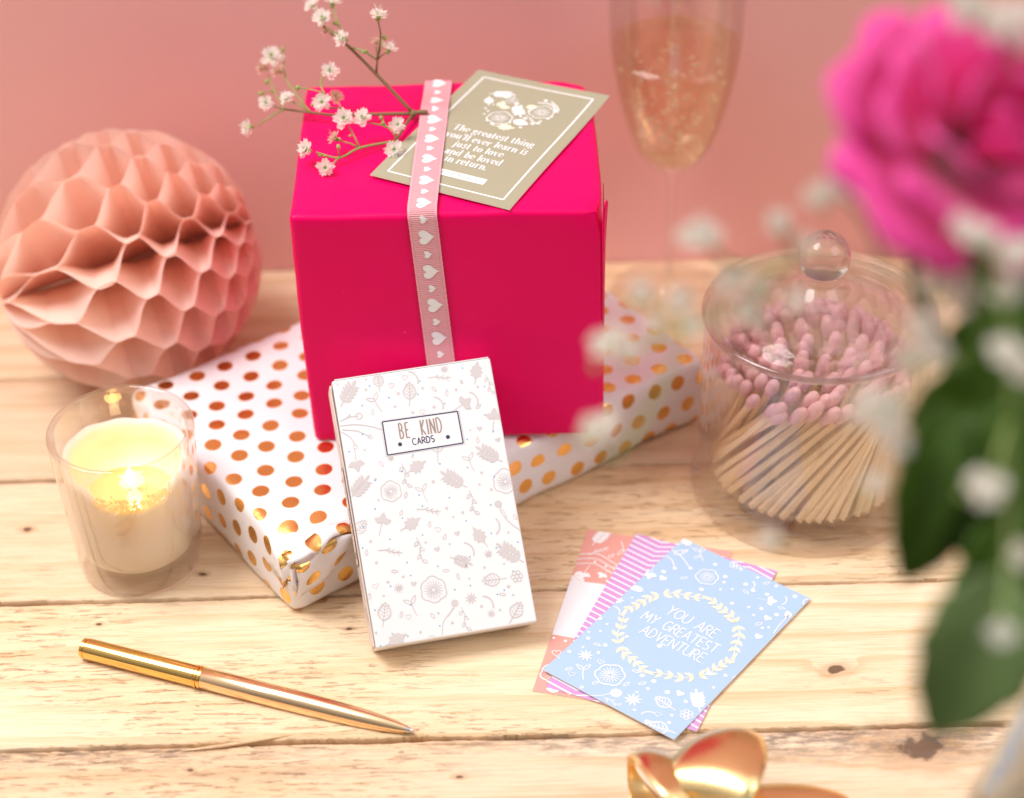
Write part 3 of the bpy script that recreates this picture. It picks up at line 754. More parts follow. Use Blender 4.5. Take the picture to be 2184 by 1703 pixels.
coral = paper('coral_card_stock', (.80, .36, .31), .6, .3, .05); whitep = paper('white_card_stock', (.84, .82, .85), .6, .2, .02); coral_ink = mat('coral_ink', (.75, .35, .28), .6)
c5 = crop(1180, 1160, .31702)
def quadH(q): return homog([c5(*p) for p in q], [(0, 0), (1, 0), (1, 1.58176), (0, 1.58176)])
def draw_coral(k):
    Z = 1.58176
    k.poly([(0, .52), (1, .52), (1, 1.055), (.75, 1.06), (.5, 1.05), (.2, 1.065), (0, 1.055)][::1], 3); k.k += 3
    k.frond((.10, 1.52), 0.158, 1.2, 2); k.sprout((.28, 1.43), 0.130, -1.2, 2); k.twig((.12, 1.38), 0.130, .6, 2); k.trefoil((.07, 1.14), 0.122, -1.7, 2); k.trefoil((.2, 1.16), 0.086, -2, 2)
    for p in ((.2, 1.24), (.27, 1.18), (.12, 1.27), (.31, 1.3), (.24, 1.1)): k.disc(p, .010, 2, 8)
    k.seed((.2, 1.33), .09, 1.0, 2); k.seed((.26, 1.22), .09, 1.2, 2)
    for s_ in (0, .05, .1): k.stroke(smooth([(0, 1.22+s_), (.12, 1.25+s_), (.22, 1.2+s_), (.3, 1.16+s_)], 4), .008, 2)
    k.frond((.05, 1.07), 0.115, 2.6, 2)
    for p in ((.02, .49), (.1, .48)): k.disc(p, .011, 2, 8)
    k.heart((.07, .36), .06, .2, 2, False); k.bloom((.1, .18), .16, 2); k.frond((.25, .06), 0.144, .3, 2); k.leafshape(k.X((.08, .03), 1, .4), .12, .04, 2); k.seed((.18, .3), .08, 1, 2)
    for q in range(22): 
        x = R_.uniform(.4, .98); y = R_.choice([R_.uniform(1.1, 1.55), R_.uniform(.05, .48)]); [k.disc((x, y), .011, 2, 8), k.seed((x, y), .09, R_.uniform(0, 6), 2), k.leafshape(k.X((x, y), 1, R_.uniform(0, 6)), .09, .03, 2)][q % 3] if False else k.leafshape(k.X((x, y), 1, R_.uniform(0, 6)), .09, .03, 2)
    # script initial, half covered
    k.stroke(smooth([(.30, .94), (.36, 1.0), (.44, .97), (.40, .90), (.34, .84), (.33, .79), (.40, .80), (.47, .84)], 5), .007, 4)
    k.stroke(smooth([(.26, .99), (.34, 1.02), (.42, 1.01)], 4), .006, 4)
card('greeting_card', 'coral card with white leaf print and blank white band, lowest of the fanned cards', .771, 9.897, -.265, .001, [coral, edge_w, white_ink, whitep, coral_ink], draw_coral)
purple = paper('lilac_card_stock', (.62, .30, .62), .6, .3, .05); plum = mat('plum_ink', (.16, .04, .14), .5)
def draw_purple(k):
    Z = 1.58176
    for i in range(-6, 40):
        y = i*.0505
        pts = [(-.02, y), (.19, y-.055), (.42, y+.035), (.62, y-.035), (.82, y+.035), (1.02, y-.03)]
        k.k = 0; k.stroke(pts, .0125, 2)
    k.k = 3
    k.poly([(.20, .3), (.84, .3), (.84, 1.26), (.20, 1.26)], 2); k.k += 1
    k.stroke([(.235, .34), (.235, 1.22)], .012, 4); k.stroke([(.235, 1.22), (.8, 1.22)], .012, 4); k.stroke([(.8, 1.22), (.8, .34)], .012, 4); k.stroke([(.8, .34), (.235, .34)], .012, 4)
card('greeting_card', 'lilac chevron striped card, middle of the fanned cards', .95, 9.80, -.428, .0095, [purple, edge_w, white_ink, whitep, plum], draw_purple)
blue = paper('sky_blue_card_stock', (.41, .57, .77), .6, .35, .05)
def draw_blue(k):
    Hm = quadH([(145, 1110), (1075, 1625), (2042, 620), (1130, 190)]); a = lambda x, y: Hm(*c5(x, y))
    A = lambda px0, px1: math.atan2(a(*px1)[1]-a(*px0)[1], a(*px1)[0]-a(*px0)[0])
    write(k, 'YOU ARE', a(1005, 712), a(1345, 900), .088, 2, lw=.085, gap=.17, jit=.02)
    write(k, 'MY GREATEST', a(828, 750), a(1352, 1008), .088, 2, lw=.085, gap=.15, jit=.03)
    write(k, 'ADVENTURE.', a(820, 850), a(1275, 1080), .088, 2, lw=.085, gap=.15, jit=.02)
    # wreath of cream leaf sprays
    cx, cy_ = a(1100, 868); rx = .385; ry = .385
    for j in range(8):
        t0 = 2*PI*j/8+.15; sg = 1 if j % 2 else -1; n = 6 if j % 2 else 5
        ts = [t0+(.70*q/(n-1))*1.0 for q in range(n)]
        if sg < 0: ts = ts[::-1]
        pts = [(cx+rx*(1+.03*math.sin(q*1.7))*math.cos(tt), cy_+ry*(1+.03*math.sin(q*1.7))*math.sin(tt)) for q, tt in enumerate(ts)]
        k.stroke(smooth(pts, 3), .007, 3)
        for q in range(1, n):
            dx, dy = pts[q][0]-pts[q-1][0], pts[q][1]-pts[q-1][1]; an = math.atan2(dy, dx); L = .072-.003*q
            for ss in (-1, 1): k.leafshape(k.X(pts[q-1], 1, an+ss*.72), L, .0125, 3)
        k.leafshape(k.X(pts[-1], 1, an), .06, .012, 3)
    k.bloom(a(1300, 462), .135, 2); k.bloom(a(618, 1150), .17, 2); k.burst(a(444, 1010), .11, 2); k.burst(a(780, 1330), .12, 2)
    k.veined(a(1045, 1385), .15, A((1045, 1385), (925, 1300)), 2); k.veined(a(225, 1010), .15, A((300, 1060), (180, 1000)), 2); k.frond(a(1245, 1345), 0.150, A((1245, 1400), (1220, 1270)), 2); k.berry(a(1163, 1443), .11, 2)
    k.dandelion(a(660, 1280), .15, A((660, 1280), (490, 1290)), 2); k.sprout(a(430, 1110), .13, A((430, 1200), (430, 1110)), 2); k.sprout(a(1250, 285), .13, A((1270, 350), (1250, 285)), 2)
    k.trefoil(a(1745, 635), 0.102, A((1620, 620), (1745, 635)), 2); k.trefoil(a(895, 440), 0.102, A((900, 400), (880, 470)), 2); k.frond(a(1150, 215), 0.109, A((1190, 260), (1130, 200)), 2)
    k.frond(a(810, 545), 0.088, A((850, 560), (770, 530)), 2); k.veined(a(1030, 1560), .18, A((1100, 1590), (980, 1550)), 2); k.leafshape(k.X(a(1060, 300), 1, 1), .1, .02, 2, False, .007)
    for p, q in (((1010, 250), (1180, 400)), ((1000, 310), (1070, 400)), ((1180, 230), (1050, 250))):
        k.stroke(smooth([a(*p), a((p[0]+q[0])/2+12, (p[1]+q[1])/2-14), a(*q)], 4), .007, 2); k.disc(a(*q), .014, 2, 9)
    k.berry(a(1500, 380), .1, 2); k.stroke(smooth([a(1780, 870), a(1830, 800), a(1890, 740)], 4), .007, 2); k.leafshape(k.X(a(1890, 760), 1, A((1890, 760), (1880, 720))), .07, .025, 2); k.leafshape(k.X(a(1990, 660), 1, 1), .08, .03, 2, False, .008)
    k.frond(a(650, 620), 0.088, .5, 2); k.vine(a(640, 1350), .1, 0, 2); k.vine(a(1790, 470), .12, 0.5, 2)
    for p in ((985, 470), (1115, 1290), (1735, 760), (1672, 890)): k.heart(a(*p), .055, 0, 2)
    for p in ((345, 1143), (960, 1440), (550, 1052)): k.heart(a(*p), .045, .3, 2, False)
    for p, t_ in (((300, 1110), .9), ((1120, 290), 1.2), ((1205, 330), 1.2), ((1110, 470), .8), ((490, 1215), 1.2), ((715, 1230), 1.4), ((820, 1220), 1.), ((1650, 805), 1.), ((1700, 515), 1.), ((1560, 555), -.3), ((1810, 680), .2), ((1490, 1190), 1.2), ((500, 925), .2), ((775, 1115), .1)): k.seed(a(*p), .085, t_, 2)
    for p, t_ in (((885, 1420), 2.3), ((1640, 530), .4), ((1870, 640), 0.3), ((680, 690), 1)): k.arc(a(*p), .11, t_, 2)
    for p in ((1355, 375), (990, 425), (980, 475), (1430, 462), (1575, 517), (1395, 550), (1480, 550), (1795, 530), (1930, 605), (1630, 560), (1690, 690), (1800, 735), (1745, 825), (1635, 735), (1480, 650), (427, 950), (467, 845), (462, 888), (330, 982), (535, 990), (583, 938), (545, 750), (548, 840), (595, 790), (770, 605), (725, 775), (735, 880), (790, 1045), (928, 1197), (808, 1275), (885, 1250), (1025, 1278), (1157, 1348), (792, 1405), (1058, 1447), (1040, 1500), (880, 1492), (418, 1238), (1355, 1250), (1440, 1165), (1325, 1150), (845, 1157), (965, 948), (1260, 550), (1380, 690), (1420, 500), (1540, 410), (1660, 470), (1600, 680), (1730, 590), (1700, 830)): k.disc(a(*p), R_.uniform(.008, .017), 2, 9)
card('greeting_card', 'sky blue card with a cream leaf wreath and adventure quote on top of the fan', 1.0357, 9.7235, -.6765, .018, [blue, edge_w, white_ink, cream], draw_blue,
     curl=lambda p, u, v: p+np.array([0, 0, .02*max(0, .5-v)**2*1.5+.012*max(0, .35-u)]))

# ------------------------------------------------------------------ white card box leaning on the parcel
DX, DY, DYAW, DLEAN, DW, DHH, DT = -.3861, 9.5841, .205, .8246, 1.0425, 1.7377, .2672
deckm = paper('white_printed_card_box', (.83, .82, .83), .42, .12, .015); taupe = mat('taupe_ink', (.63, .575, .58), .55); bluei = mat('blue_ink', (.16, .38, .74), .55); navy = mat('navy_ink', (.03, .025, .09), .5); side_w = paper('card_box_side', (.78, .68, .62), .5); brown = mat('brown_ink', (.35, .25, .22), .55)
ex = np.array([math.cos(DYAW), math.sin(DYAW), 0]); nn = np.array([-math.sin(DYAW), math.cos(DYAW), 0])
up = nn*math.sin(DLEAN)+np.array([0, 0, math.cos(DLEAN)]); bk = nn*math.cos(DLEAN)-np.array([0, 0, math.sin(DLEAN)])
org = np.array([DX, DY, DT*math.sin(DLEAN)])-ex*DW/2
deck = thing('card_box', 'white tuck box of cards with grey leaf print leaning on the crimson parcel', 'box', (DX, DY, 0))
d = rbox(DW/2, DHH/2, DT/2, .013, .3, None, 3)
d.v = [tuple(org+ex*(p[0]+DW/2)+up*(p[1]+DHH/2)+bk*(DT/2-p[2])) for p in d.v]
d.f = [f[::-1] for f in d.f] if np.cross(ex, up).dot(-bk) < 0 else d.f
k = Ink(d, org, ex, up, -bk, (.006, DW-.006, .006, DHH-.006))
c2 = crop(700, 780, .42286)
Hd = homog([c2(350, 1620), c2(1208, 1470), c2(965, 55), c2(115, 200)], [(0, 0), (DW, 0), (DW, DHH), (0, DHH)])
a = lambda x, y: Hd(*c2(x, y))
def A(x, y, dx, dy): p, q = a(x, y), a(x+dx, y+dy); return math.atan2(q[1]-p[1], q[0]-p[0])
for x, y, s, dx, dy in ((200, 270, .26, 60, -110), (260, 770, .26, 90, -110), (770, 720, .26, -120, -70), (960, 580, .26, -110, -60), (1070, 1110, .28, -120, -80), (800, 1150, .2, 120, 40)): k.frond(a(x, y), s*0.6, A(x, y, dx, dy), 1)
for x, y, s, dx, dy in ((890, 130, .19, 10, -80), (570, 650, .19, 90, -60), (540, 955, .19, 90, -60), (900, 1015, .19, -60, -80), (460, 1570, .2, 90, -50)): k.maple(a(x, y), s*0.62, A(x, y, dx, dy), 1)
for x, y, s, dx, dy in ((530, 290, .2, 0, -60), (245, 1010, .18, 60, -80), (368, 225, .16, -10, -80), (390, 1470, .2, 10, -90), (1010, 1245, .2, -90, 10), (1075, 1450, .2, 50, -90)): k.veined(a(x, y), s*0.72, A(x, y, dx, dy), 1)
for x, y, s in ((430, 785, .2), (655, 1305, .25), (1042, 722, .24)): k.bloom(a(x, y), s*.6, 1)
for x, y, s in ((470, 1300, .12), (855, 1350, .14), (948, 1112, .1), (962, 1430, .1), (718, 122, .1), (430, 610, .08)): k.burst(a(x, y), s*.6, 1)
for x, y, s, dx, dy in ((245, 635, .19, 20, 80), (385, 950, .19, 10, -80), (985, 380, .2, 0, -80), (820, 310, .19, 70, -60)): k.trefoil(a(x, y), s*0.62, A(x, y, dx, dy), 1)
for x, y, s, dx, dy in ((345, 300, .17, -40, -60), (600, 780, .16, -30, -70), (850, 610, .16, -30, -70), (540, 1380, .17, -30, -70), (680, 570, .16, -5, -70)): k.sprout(a(x, y), s*0.7, A(x, y, dx, dy), 1)
for x, y, s, dx, dy in ((630, 885, .17, 80, 20), (425, 1105, .17, 80, 20), (690, 170, .17, 80, 10)): k.twig(a(x, y), s*0.75, A(x, y, dx, dy), 1)
for x, y, s, dx, dy in ((505, 710, .17, 20, 80), (865, 850, .17, 20, 80), (585, 1110, .18, 30, 120), (820, 1470, .16, 20, 80), (960, 210, .14, 20, 60)): k.vine(a(x, y), s*0.8, A(x, y, dx, dy), 1)
for x, y, s, dx, dy in ((768, 1375, .15, -60, 100), (1003, 845, .16, 50, 90)): k.dandelion(a(x, y), s*0.62, A(x, y, dx, dy), 1)
k.berry(a(1100, 1230), .1, 1)
for x, y, dx, dy in ((145, 225, 10, -60), (335, 380, -5, -60), (730, 270, 0, -60), (480, 915, 15, -50), (635, 975, 5, -90), (300, 1130, 5, -90), (710, 1040, 20, -50), (705, 1205, 50, -5), (370, 625, 20, 30), (790, 1250, -10, -40), (480, 1455, 10, -40), (895, 520, 0, -50), (1085, 900, 40, 60), (505, 820, 10, -40), (650, 220, 30, 30), (885, 330, 30, -20), (640, 1430, 30, 40), (315, 1360, 5, -60), (432, 1210, 30, 0), (1005, 1325, 50, 5)): k.seed(a(x, y), .07, A(x, y, dx, dy), 1)
for x, y in ((505, 172), (433, 215), (598, 355), (905, 440), (680, 985), (783, 1005), (1005, 500), (675, 1090), (348, 1290), (522, 1450), (550, 1275), (645, 1560)): k.heart(a(x, y), .038, R_.uniform(-.4, .4), 1, R_.random() < .3)
for x, y, dx, dy in ((565, 160, 50, 30), (700, 295, 50, 30), (890, 270, 50, 40), (860, 1075, 50, 30), (1010, 965, 20, 50), (960, 1355, 60, 30)): k.arc(a(x, y), .13, A(x, y, dx, dy)+1.2, 1)
k.ring(a(260, 385), .02, .006, 1)
for pts in ([(155, 440), (240, 430), (330, 440), (380, 455)], [(170, 460), (250, 465), (320, 495)], [(160, 415), (210, 390), (255, 385)], [(165, 470), (215, 500), (240, 540)], [(190, 400), (215, 375)], [(1010, 870), (1050, 930), (1120, 985)], [(765, 1400), (710, 1470), (700, 1545)]): k.stroke(smooth([a(*p) for p in pts], 4), .006, 1)
for x, y in ((320, 495), (240, 550)): k.ring(a(x, y), .013, .005, 1)
for x, y, r in ((298, 187, 6), (298, 243, 8), (470, 260, 9), (600, 228, 8), (810, 192, 9), (780, 232, 8), (453, 330, 8), (547, 360, 8), (661, 328, 9), (897, 215, 7), (655, 730, 9), (803, 740, 5), (915, 678, 8), (363, 832, 6), (347, 720, 7), (726, 870, 8), (812, 892, 8), (762, 917, 5), (322, 1053, 8), (352, 1165, 8), (413, 1267, 8), (614, 1055, 7), (828, 1178, 7), (927, 1185, 8), (846, 1245, 6), (1032, 1163, 6), (1080, 1330, 7), (910, 1392, 9), (1009, 1410, 7), (754, 1480, 8), (585, 1530, 7), (391, 1340, 7), (494, 1238, 7), (966, 768, 8), (903, 741, 6), (545, 600, 5), (1055, 1285, 9), (351, 1535, 7), (290, 565, 5), (1056, 996, 6), (855, 450, 5)): k.disc(a(x, y), r*.00122, 1, 9)
for x, y in ((316, 222), (420, 282), (277, 328), (586, 190), (575, 262), (730, 237), (719, 309), (815, 115), (807, 183), (933, 213), (934, 366), (981, 453), (279, 482), (208, 576), (547, 588), (692, 634), (838, 500), (840, 652), (490, 678), (983, 698), (580, 802), (741, 814), (345, 727), (346, 880), (597, 862), (963, 850), (491, 927), (830, 937), (598, 1016), (965, 1002), (424, 1040), (742, 1062), (284, 978), (280, 1088), (515, 1163), (850, 1129), (991, 1080), (678, 1181), (1107, 1047), (534, 1231), (1080, 1203), (427, 1289), (768, 1304), (851, 1282), (535, 1386), (1032, 1304), (995, 1327), (345, 1416), (680, 1430), (829, 1446), (688, 1496), (436, 1539), (374, 1603), (519, 1552), (1170, 1254)): k.disc(a(x, y), .0052, 2, 8)
# label
P4 = [a(412, 592), a(817, 520), a(787, 350), a(384, 414)]
sc = 1.035; cc = np.mean(P4, axis=0); big = [tuple(cc+(np.array(p)-cc)*(1.05, 1.09)) for p in P4]
k.k = 8; k.poly(big, 1); k.n = k.n*1.0; k.o = k.o+k.n*.0011; k.k = 1; k.poly([tuple(cc+(np.array(p)-cc)*(1.035, 1.07)) for p in P4], 5)
k.o = k.o+k.n*.0005
for i in range(4): k.k = i+1; k.stroke([P4[i], P4[(i+1) % 4]], .0085, 3)
for x, y in ((479, 533), (735, 489)): k.disc(a(x, y), .0135, 3, 12)
k.k = 3
write(k, 'BE', a(482, 502), a(532, 494), .098, 4, lw=.095, gap=.42); write(k, 'KIND', a(598, 481), a(706, 463), .098, 4, lw=.095, gap=.34)
write(k, 'CARDS', a(548, 536), a(664, 515), .042, 3, lw=.15, gap=.2)
# printed spine on the left side
ks = Ink(d, org+bk*DT, -bk, up, -ex, (.004, DT-.004, .01, DHH-.01))
ks.poly([(.004, .01), (DT-.004, .01), (DT-.004, DHH-.01), (.004, DHH-.01)], 6); ks.o = ks.o-ex*.0012
for i in range(60): ks.k = i % 8; (ks.seed if i % 3 else ks.twig)((R_.uniform(.03, .24), R_.uniform(.05, 1.68)), R_.uniform(.06, .12), R_.uniform(0, 6), 1)
ks.o = ks.o-ex*.0012; ks.poly([(.06, .55), (.21, .55), (.21, 1.18), (.06, 1.18)], 6); ks.o = ks.o-ex*.0006
for p, q in (((.06, .55), (.21, .55)), ((.21, .55), (.21, 1.18)), ((.21, 1.18), (.06, 1.18)), ((.06, 1.18), (.06, .55))): ks.stroke([p, q], .006, 3)
write(ks, 'BE KIND', (.165, .60), (.165, .92), .085, 4, lw=.12, gap=.25); write(ks, 'CARDS', (.15, .98), (.15, 1.13), .045, 3, lw=.14, gap=.22)
d.build('card_box_body', [deckm, taupe, bluei, navy, brown, deckm, side_w], deck, smooth=False)
# tuck flap: top panel with tab and dust flap notch at the left end
fm = MB(); o2 = org+up*(DHH+.0015)
q = [o2+ex*.02+bk*.004, o2+ex*(DW-.012)+bk*.004, o2+ex*(DW-.012)+bk*(DT-.004), o2+ex*.02+bk*(DT-.004)]
fm.add([*q, *[p+up*.007 for p in q]], [(0, 1, 2, 3), (7, 6, 5, 4), (0, 4, 5, 1), (1, 5, 6, 2), (2, 6, 7, 3), (3, 7, 4, 0)], 0)
fm.build('tuck_flap', deckm, deck, smooth=False)
fm = MB(); q = [org+up*(DHH-.045)-ex*.004, org+up*(DHH-.045)-ex*.004+bk*DT*.96, org+up*(DHH-.004)-ex*.004+bk*DT*.9, org+up*(DHH-.004)-ex*.004+bk*.03]
q0 = [org-ex*.010+bk*.03+up*.02, org-ex*.010+bk*(DT-.01)+up*.02, org-ex*.014+bk*(DT-.01)+up*(DHH-.06), org-ex*.014+bk*(DT-.03)+up*(DHH-.03), org-ex*.014+bk*.05+up*(DHH-.02), org-ex*.014+bk*.03+up*(DHH-.045)]
fm.add([*q0, *[p+ex*.007 for p in q0]], [tuple(range(6))[::-1], tuple(range(6, 12))]+[(i, (i+1) % 6, 6+(i+1) % 6, 6+i) for i in range(6)], 0)
kf = Ink(fm, org+bk*DT-ex*.0142, -bk, up, -ex, (.012, DT-.03, .03, DHH-.08)); kf.n = -ex
for i in range(70): kf.k = i % 8; (kf.seed if i % 3 else kf.twig)((R_.uniform(.03, .22), R_.uniform(.05, 1.6)), R_.uniform(.06, .12), R_.uniform(0, 6), 1)
kf.o = kf.o-ex*.0012; kf.poly([(.06, .55), (.21, .55), (.21, 1.18), (.06, 1.18)], 0); kf.o = kf.o-ex*.0006
for p, q in (((.06, .55), (.21, .55)), ((.21, .55), (.21, 1.18)), ((.21, 1.18), (.06, 1.18)), ((.06, 1.18), (.06, .55))): kf.stroke([p, q], .006, 3)
write(kf, 'BE KIND', (.165, .60), (.165, .92), .085, 4, lw=.12, gap=.25); write(kf, 'CARDS', (.15, .98), (.15, 1.13), .045, 3, lw=.14, gap=.22)
fm.build('side_panel', [side_w, taupe, bluei, navy, brown], deck, smooth=False)

# ------------------------------------------------------------------ gold pen
gold = mat('polished_gold', (.93, .62, .20), .10, 1.); gold2 = mat('satin_rose_gold', (.97, .70, .42), .17, 1.); silver = mat('steel', (.75, .72, .70), .2, 1.)
for m_ in (gold, gold2):
    t = NT(m_); t.bump(t.noise(t.mapping(t.obj(), (1, 1, 1)), 900, 2, .5), .02, .0001)
pa, pb = at(178, 1382, .068), at(866, 1556, .030); ax = pb-pa; PL = np.linalg.norm(ax); ez = ax/PL; ey = unit(np.cross([0, 0, 1.], ez)); exx = np.cross(ey, ez)
pen = thing('ballpoint_pen', 'slim polished gold ballpoint pen lying on the planks', 'pen', pa*np.array([1, 1, 0]))
fr = (exx, ey, ez)
r = .070; jn = PL*.362
def pl(name, prof, m_): MB().lathe(prof, 48, pa, False, 0, fr).build(name, m_, pen, sharp=35)
pl('cap_button', [(0, -.004), (r*.86, -.004), (r*.93, .002), (r*.93, .022), (r*.84, .024), (r*.84, .032)], gold)
pl('upper_barrel', [(r*.84, .030), (r*.99, .031), (r*1.0, .036), (r*1.0, jn-.006), (r*.93, jn)], gold)
pl('joint_ring', [(r*.94, jn-.002), (r*1.05, jn+.003), (r*1.05, jn+.016), (r*.93, jn+.018), (r*.93, jn+.024), (r*1.05, jn+.026), (r*1.05, jn+.042), (r*.95, jn+.046)], gold)
pl('lower_barrel', [(r*.96, jn+.044), (r*1.02, jn+.05), (r*1.02, PL*.62), (r*1.0, PL*.72), (r*.95, PL*.81), (r*.86, PL*.875), (r*.70, PL*.935), (r*.50, PL*.98), (r*.36, PL*1.0)], gold2)
pl('pen_tip', [(r*.36, PL-.004), (r*.30, PL+.004), (r*.27, PL+.022), (r*.10, PL+.045), (0, PL+.05)], silver)

# ------------------------------------------------------------------ candle in a glass
CX, CY, CH, CR, CB = -2.537, 10.618, 1.123, .479, .412
cand = thing('glass_candle', 'lit cream candle in a clear straight sided glass beside the white gift', 'candle', (CX, CY, 0))
cg = glass('candle_glass', (1, .997, .994), .84, 1.48, 0., .9)
def rad(z): return CB+(CR-CB)*z/CH
inz = .15
prof = [(0, .0), (CB-.05, .0), (CB-.01, .012), (CB, .05)]+[(rad(z), z) for z in (.12, .2, .4, .6, .8, 1.0, CH-.04)]+[(CR-.002, CH-.014), (CR-.014, CH), (CR-.034, CH+.001), (CR-.046, CH-.012), (CR-.048, CH-.04)]+[(rad(z)-.046, z) for z in (1.0, .8, .6, .4, .28, .2)]+[(rad(.2)-.09, inz), (0, inz-.006)]
MB().lathe(prof, 128, (CX, CY, .006)).build('glass_tumbler', cg, cand)
wax = mat('cream_wax', (.86, .74, .58), .5, 0, Subsurface_Weight=.35, Subsurface_Scale=.012); wax.node_tree.nodes['Principled BSDF'].inputs['Subsurface Radius'].default_value = (1., .6, .3)
t = NT(wax); t.bump(t.noise(t.obj(), 170, 4, .6), .2, .0006)
mb = MB(); NA, fdir = 96, math.atan2(-CY, -CX)
def wtop(th):
    d_ = abs((th-fdir+PI) % (2*PI)-PI); base = .905+.012*math.sin(3*th)+.005*math.sin(11*th+1)
    w = 1/(1+math.exp((d_-.66)/.10)); return base*(1-w)+.73*w+.006*math.sin(17*th)*w
rows = []
for i in range(NA):
    th = fdir+2*PI*i/NA; zt = wtop(th); e_ = lambda rr, z: (CX+rr*math.cos(th), CY+rr*math.sin(th), z)
    wob = .018*math.sin(3*th)+.01*math.sin(7*th)
    ro_ = rad(.5)-.049
    row = [e_(0, inz+.004), e_(rad(.2)-.10, inz+.006), e_(rad(.2)-.050, .205), e_(rad(.4)-.0485, .4), e_(rad(.6)-.0485, .6), e_(rad(zt)-.049, zt-.03), e_(rad(zt)-.053, zt), e_(rad(zt)-.075, zt+.006), e_(rad(zt)-.11, zt-.03),
           e_(min(.365, rad(zt)-.10)+wob*.3, zt*.5+.62*.5), e_(.335+wob*.5, .66), e_(.30+wob, .61), e_(.2, .585), e_(.1, .58), e_(0, .58)]
    rows.append(row)
mb.grid(rows, 0, True); weld(mb.build('wax', wax, cand))
pool = mat('molten_wax', (.95, .66, .16), .08, 0, Transmission_Weight=.35, IOR=1.43)
MB().lathe([(0, .602), (.295, .602), (.31, .606)], 64, (CX, CY, 0), False).build('molten_wax', pool, cand)
# splashed wax film on the inside of the front glass
film = bpy.data.materials.new('wax_splash'); film.use_nodes = True; t = NT(film); ob = t.obj()
t.b.inputs['Base Color'].default_value = (.93, .70, .30, 1); t.b.inputs['Roughness'].default_value = .4
nz1 = t.noise(ob, 420, 6, .75); sp = t.n('SeparateXYZ'); t.l(ob, sp.inputs[0])
thr = t.math('ADD', t.math('MULTIPLY', t.ss(sp.outputs[2], .79*U, .93*U), .16), .44)
al = t.ss(nz1, thr, t.math('ADD', thr, .03)); tr = t.n('BsdfTransparent'); mx = t.n('MixShader'); t.l(al, mx.inputs[0]); t.l(tr.outputs[0], mx.inputs[1])
tl = t.n('BsdfTranslucent'); tl.inputs[0].default_value = (.95, .75, .35, 1); m2 = t.n('MixShader'); m2.inputs[0].default_value = .5; t.l(t.b.outputs[0], m2.inputs[1]); t.l(tl.outputs[0], m2.inputs[2])
t.l(m2.outputs[0], mx.inputs[2]); t.l(mx.outputs[0], t.out.inputs[0])
rows = [[(CX+(rad(z)-.052)*math.cos(fdir+th), CY+(rad(z)-.052)*math.sin(fdir+th), z) for z in (.68, .74, .80, .86, .93)] for th in np.linspace(-.66, .66, 24)]
MB().grid(rows).build('wax_splash', film, cand)
MB().tube([(CX, CY, .56), (CX+.004, CY, .62), (CX+.012, CY, .66)], .010, 8).build('wick', mat('burnt_wick', (.03, .02, .015), .9), cand)
flm = mat('flame', (1, .6, .2), .5); t = NT(flm); t.b.inputs['Emission Color'].default_value = (1, .72, .36, 1); t.b.inputs['Emission Strength'].default_value = 9
MB().lathe([(0, 0), (.016, .012), (.030, .04), (.033, .065), (.024, .10), (.010, .135), (0, .155)], 20, (CX+.012, CY, .645), False).build('flame', flm, cand)
pt = bpy.data.lights.new('candle_light', 'POINT'); pt.energy = .0075; pt.color = (1, .60, .14); pt.shadow_soft_size = .003
po = bpy.data.objects.new('candle_light', pt); S.collection.objects.link(po); po.location = Vector((CX+.012, CY, .84))*U

# ------------------------------------------------------------------ paper honeycomb ball
tis = bpy.data.materials.new('peach_tissue_paper'); tis.use_nodes = True; t = NT(tis); ob = t.obj()
t.b.inputs['Base Color'].default_value = (1., .87, .79, 1); t.b.inputs['Roughness'].default_value = .75
tl = t.n('BsdfTranslucent'); tl.inputs[0].default_value = (1., .67, .55, 1); mx = t.n('MixShader'); mx.inputs[0].default_value = .5
t.l(t.b.outputs[0], mx.inputs[1]); t.l(tl.outputs[0], mx.inputs[2]); t.l(mx.outputs[0], t.out.inputs[0])
t.bump(t.noise(ob, 240, 4, .6), .25, .0008)
BR = .97; BC = np.array([-2.7904, 12.8302, BR])
axn = unit(_r*-.955+_u*-.295-_f*.10); e1 = unit(np.cross(axn, [0, 0, 1.])); e2 = np.cross(axn, e1)
NS = 28; du = .215*BR; rb = random.Random(4)
mb = MB()
us = np.arange(-BR*.99, BR*.99, du/8)
def wv(u):
    ph_ = np.interp(u/BR, (-1.02, -.53, -.15, .13, .34, .54, .71, .85, .95, 1.02), (0, 1, 2, 3, 4, 5, 6, 7, 8, 9)); c = math.cos(PI*ph_)
    return math.copysign(min(1, abs(c)*1.2)**.95, c)
phc = math.atan2(float(-_f.dot(e2)), float(-_f.dot(e1))); lsg = -math.copysign(1, float((e2*math.cos(phc)-e1*math.sin(phc)).dot(_u)))
for kk in range(NS):
    rows = []; sg = 1 if kk % 2 == 0 else -1; ph = rb.uniform(0, 6)
    for u in us:
        Ro = math.sqrt(BR*BR-u*u); row = []  # u = -BR is the pole beside the frame
        for q, fr_ in enumerate((.01, .35, .55, .72, .86, .95, 1.0)):
            sag = .035*math.sin(u*6+ph)*fr_**3
            phi = 2*PI/NS*(kk+.5*wv(u)*sg+sag*2)+.03*math.sin(u*3)+.55+lsg*.20*fr_**2.0*(.6+.4*(1-(u/BR)**2))
            rr = Ro*fr_*(1-.006*math.sin(u*38+ph)*(fr_ > .9))
            row.append(BC-axn*u+(e1*math.cos(phi)+e2*math.sin(phi))*rr)
        rows.append(row)
    mb.grid(rows)
ball = mb.build('paper_honeycomb_ball', tis)
tag(ball, 'peach tissue paper honeycomb ball resting on the planks behind the candle', 'decoration')

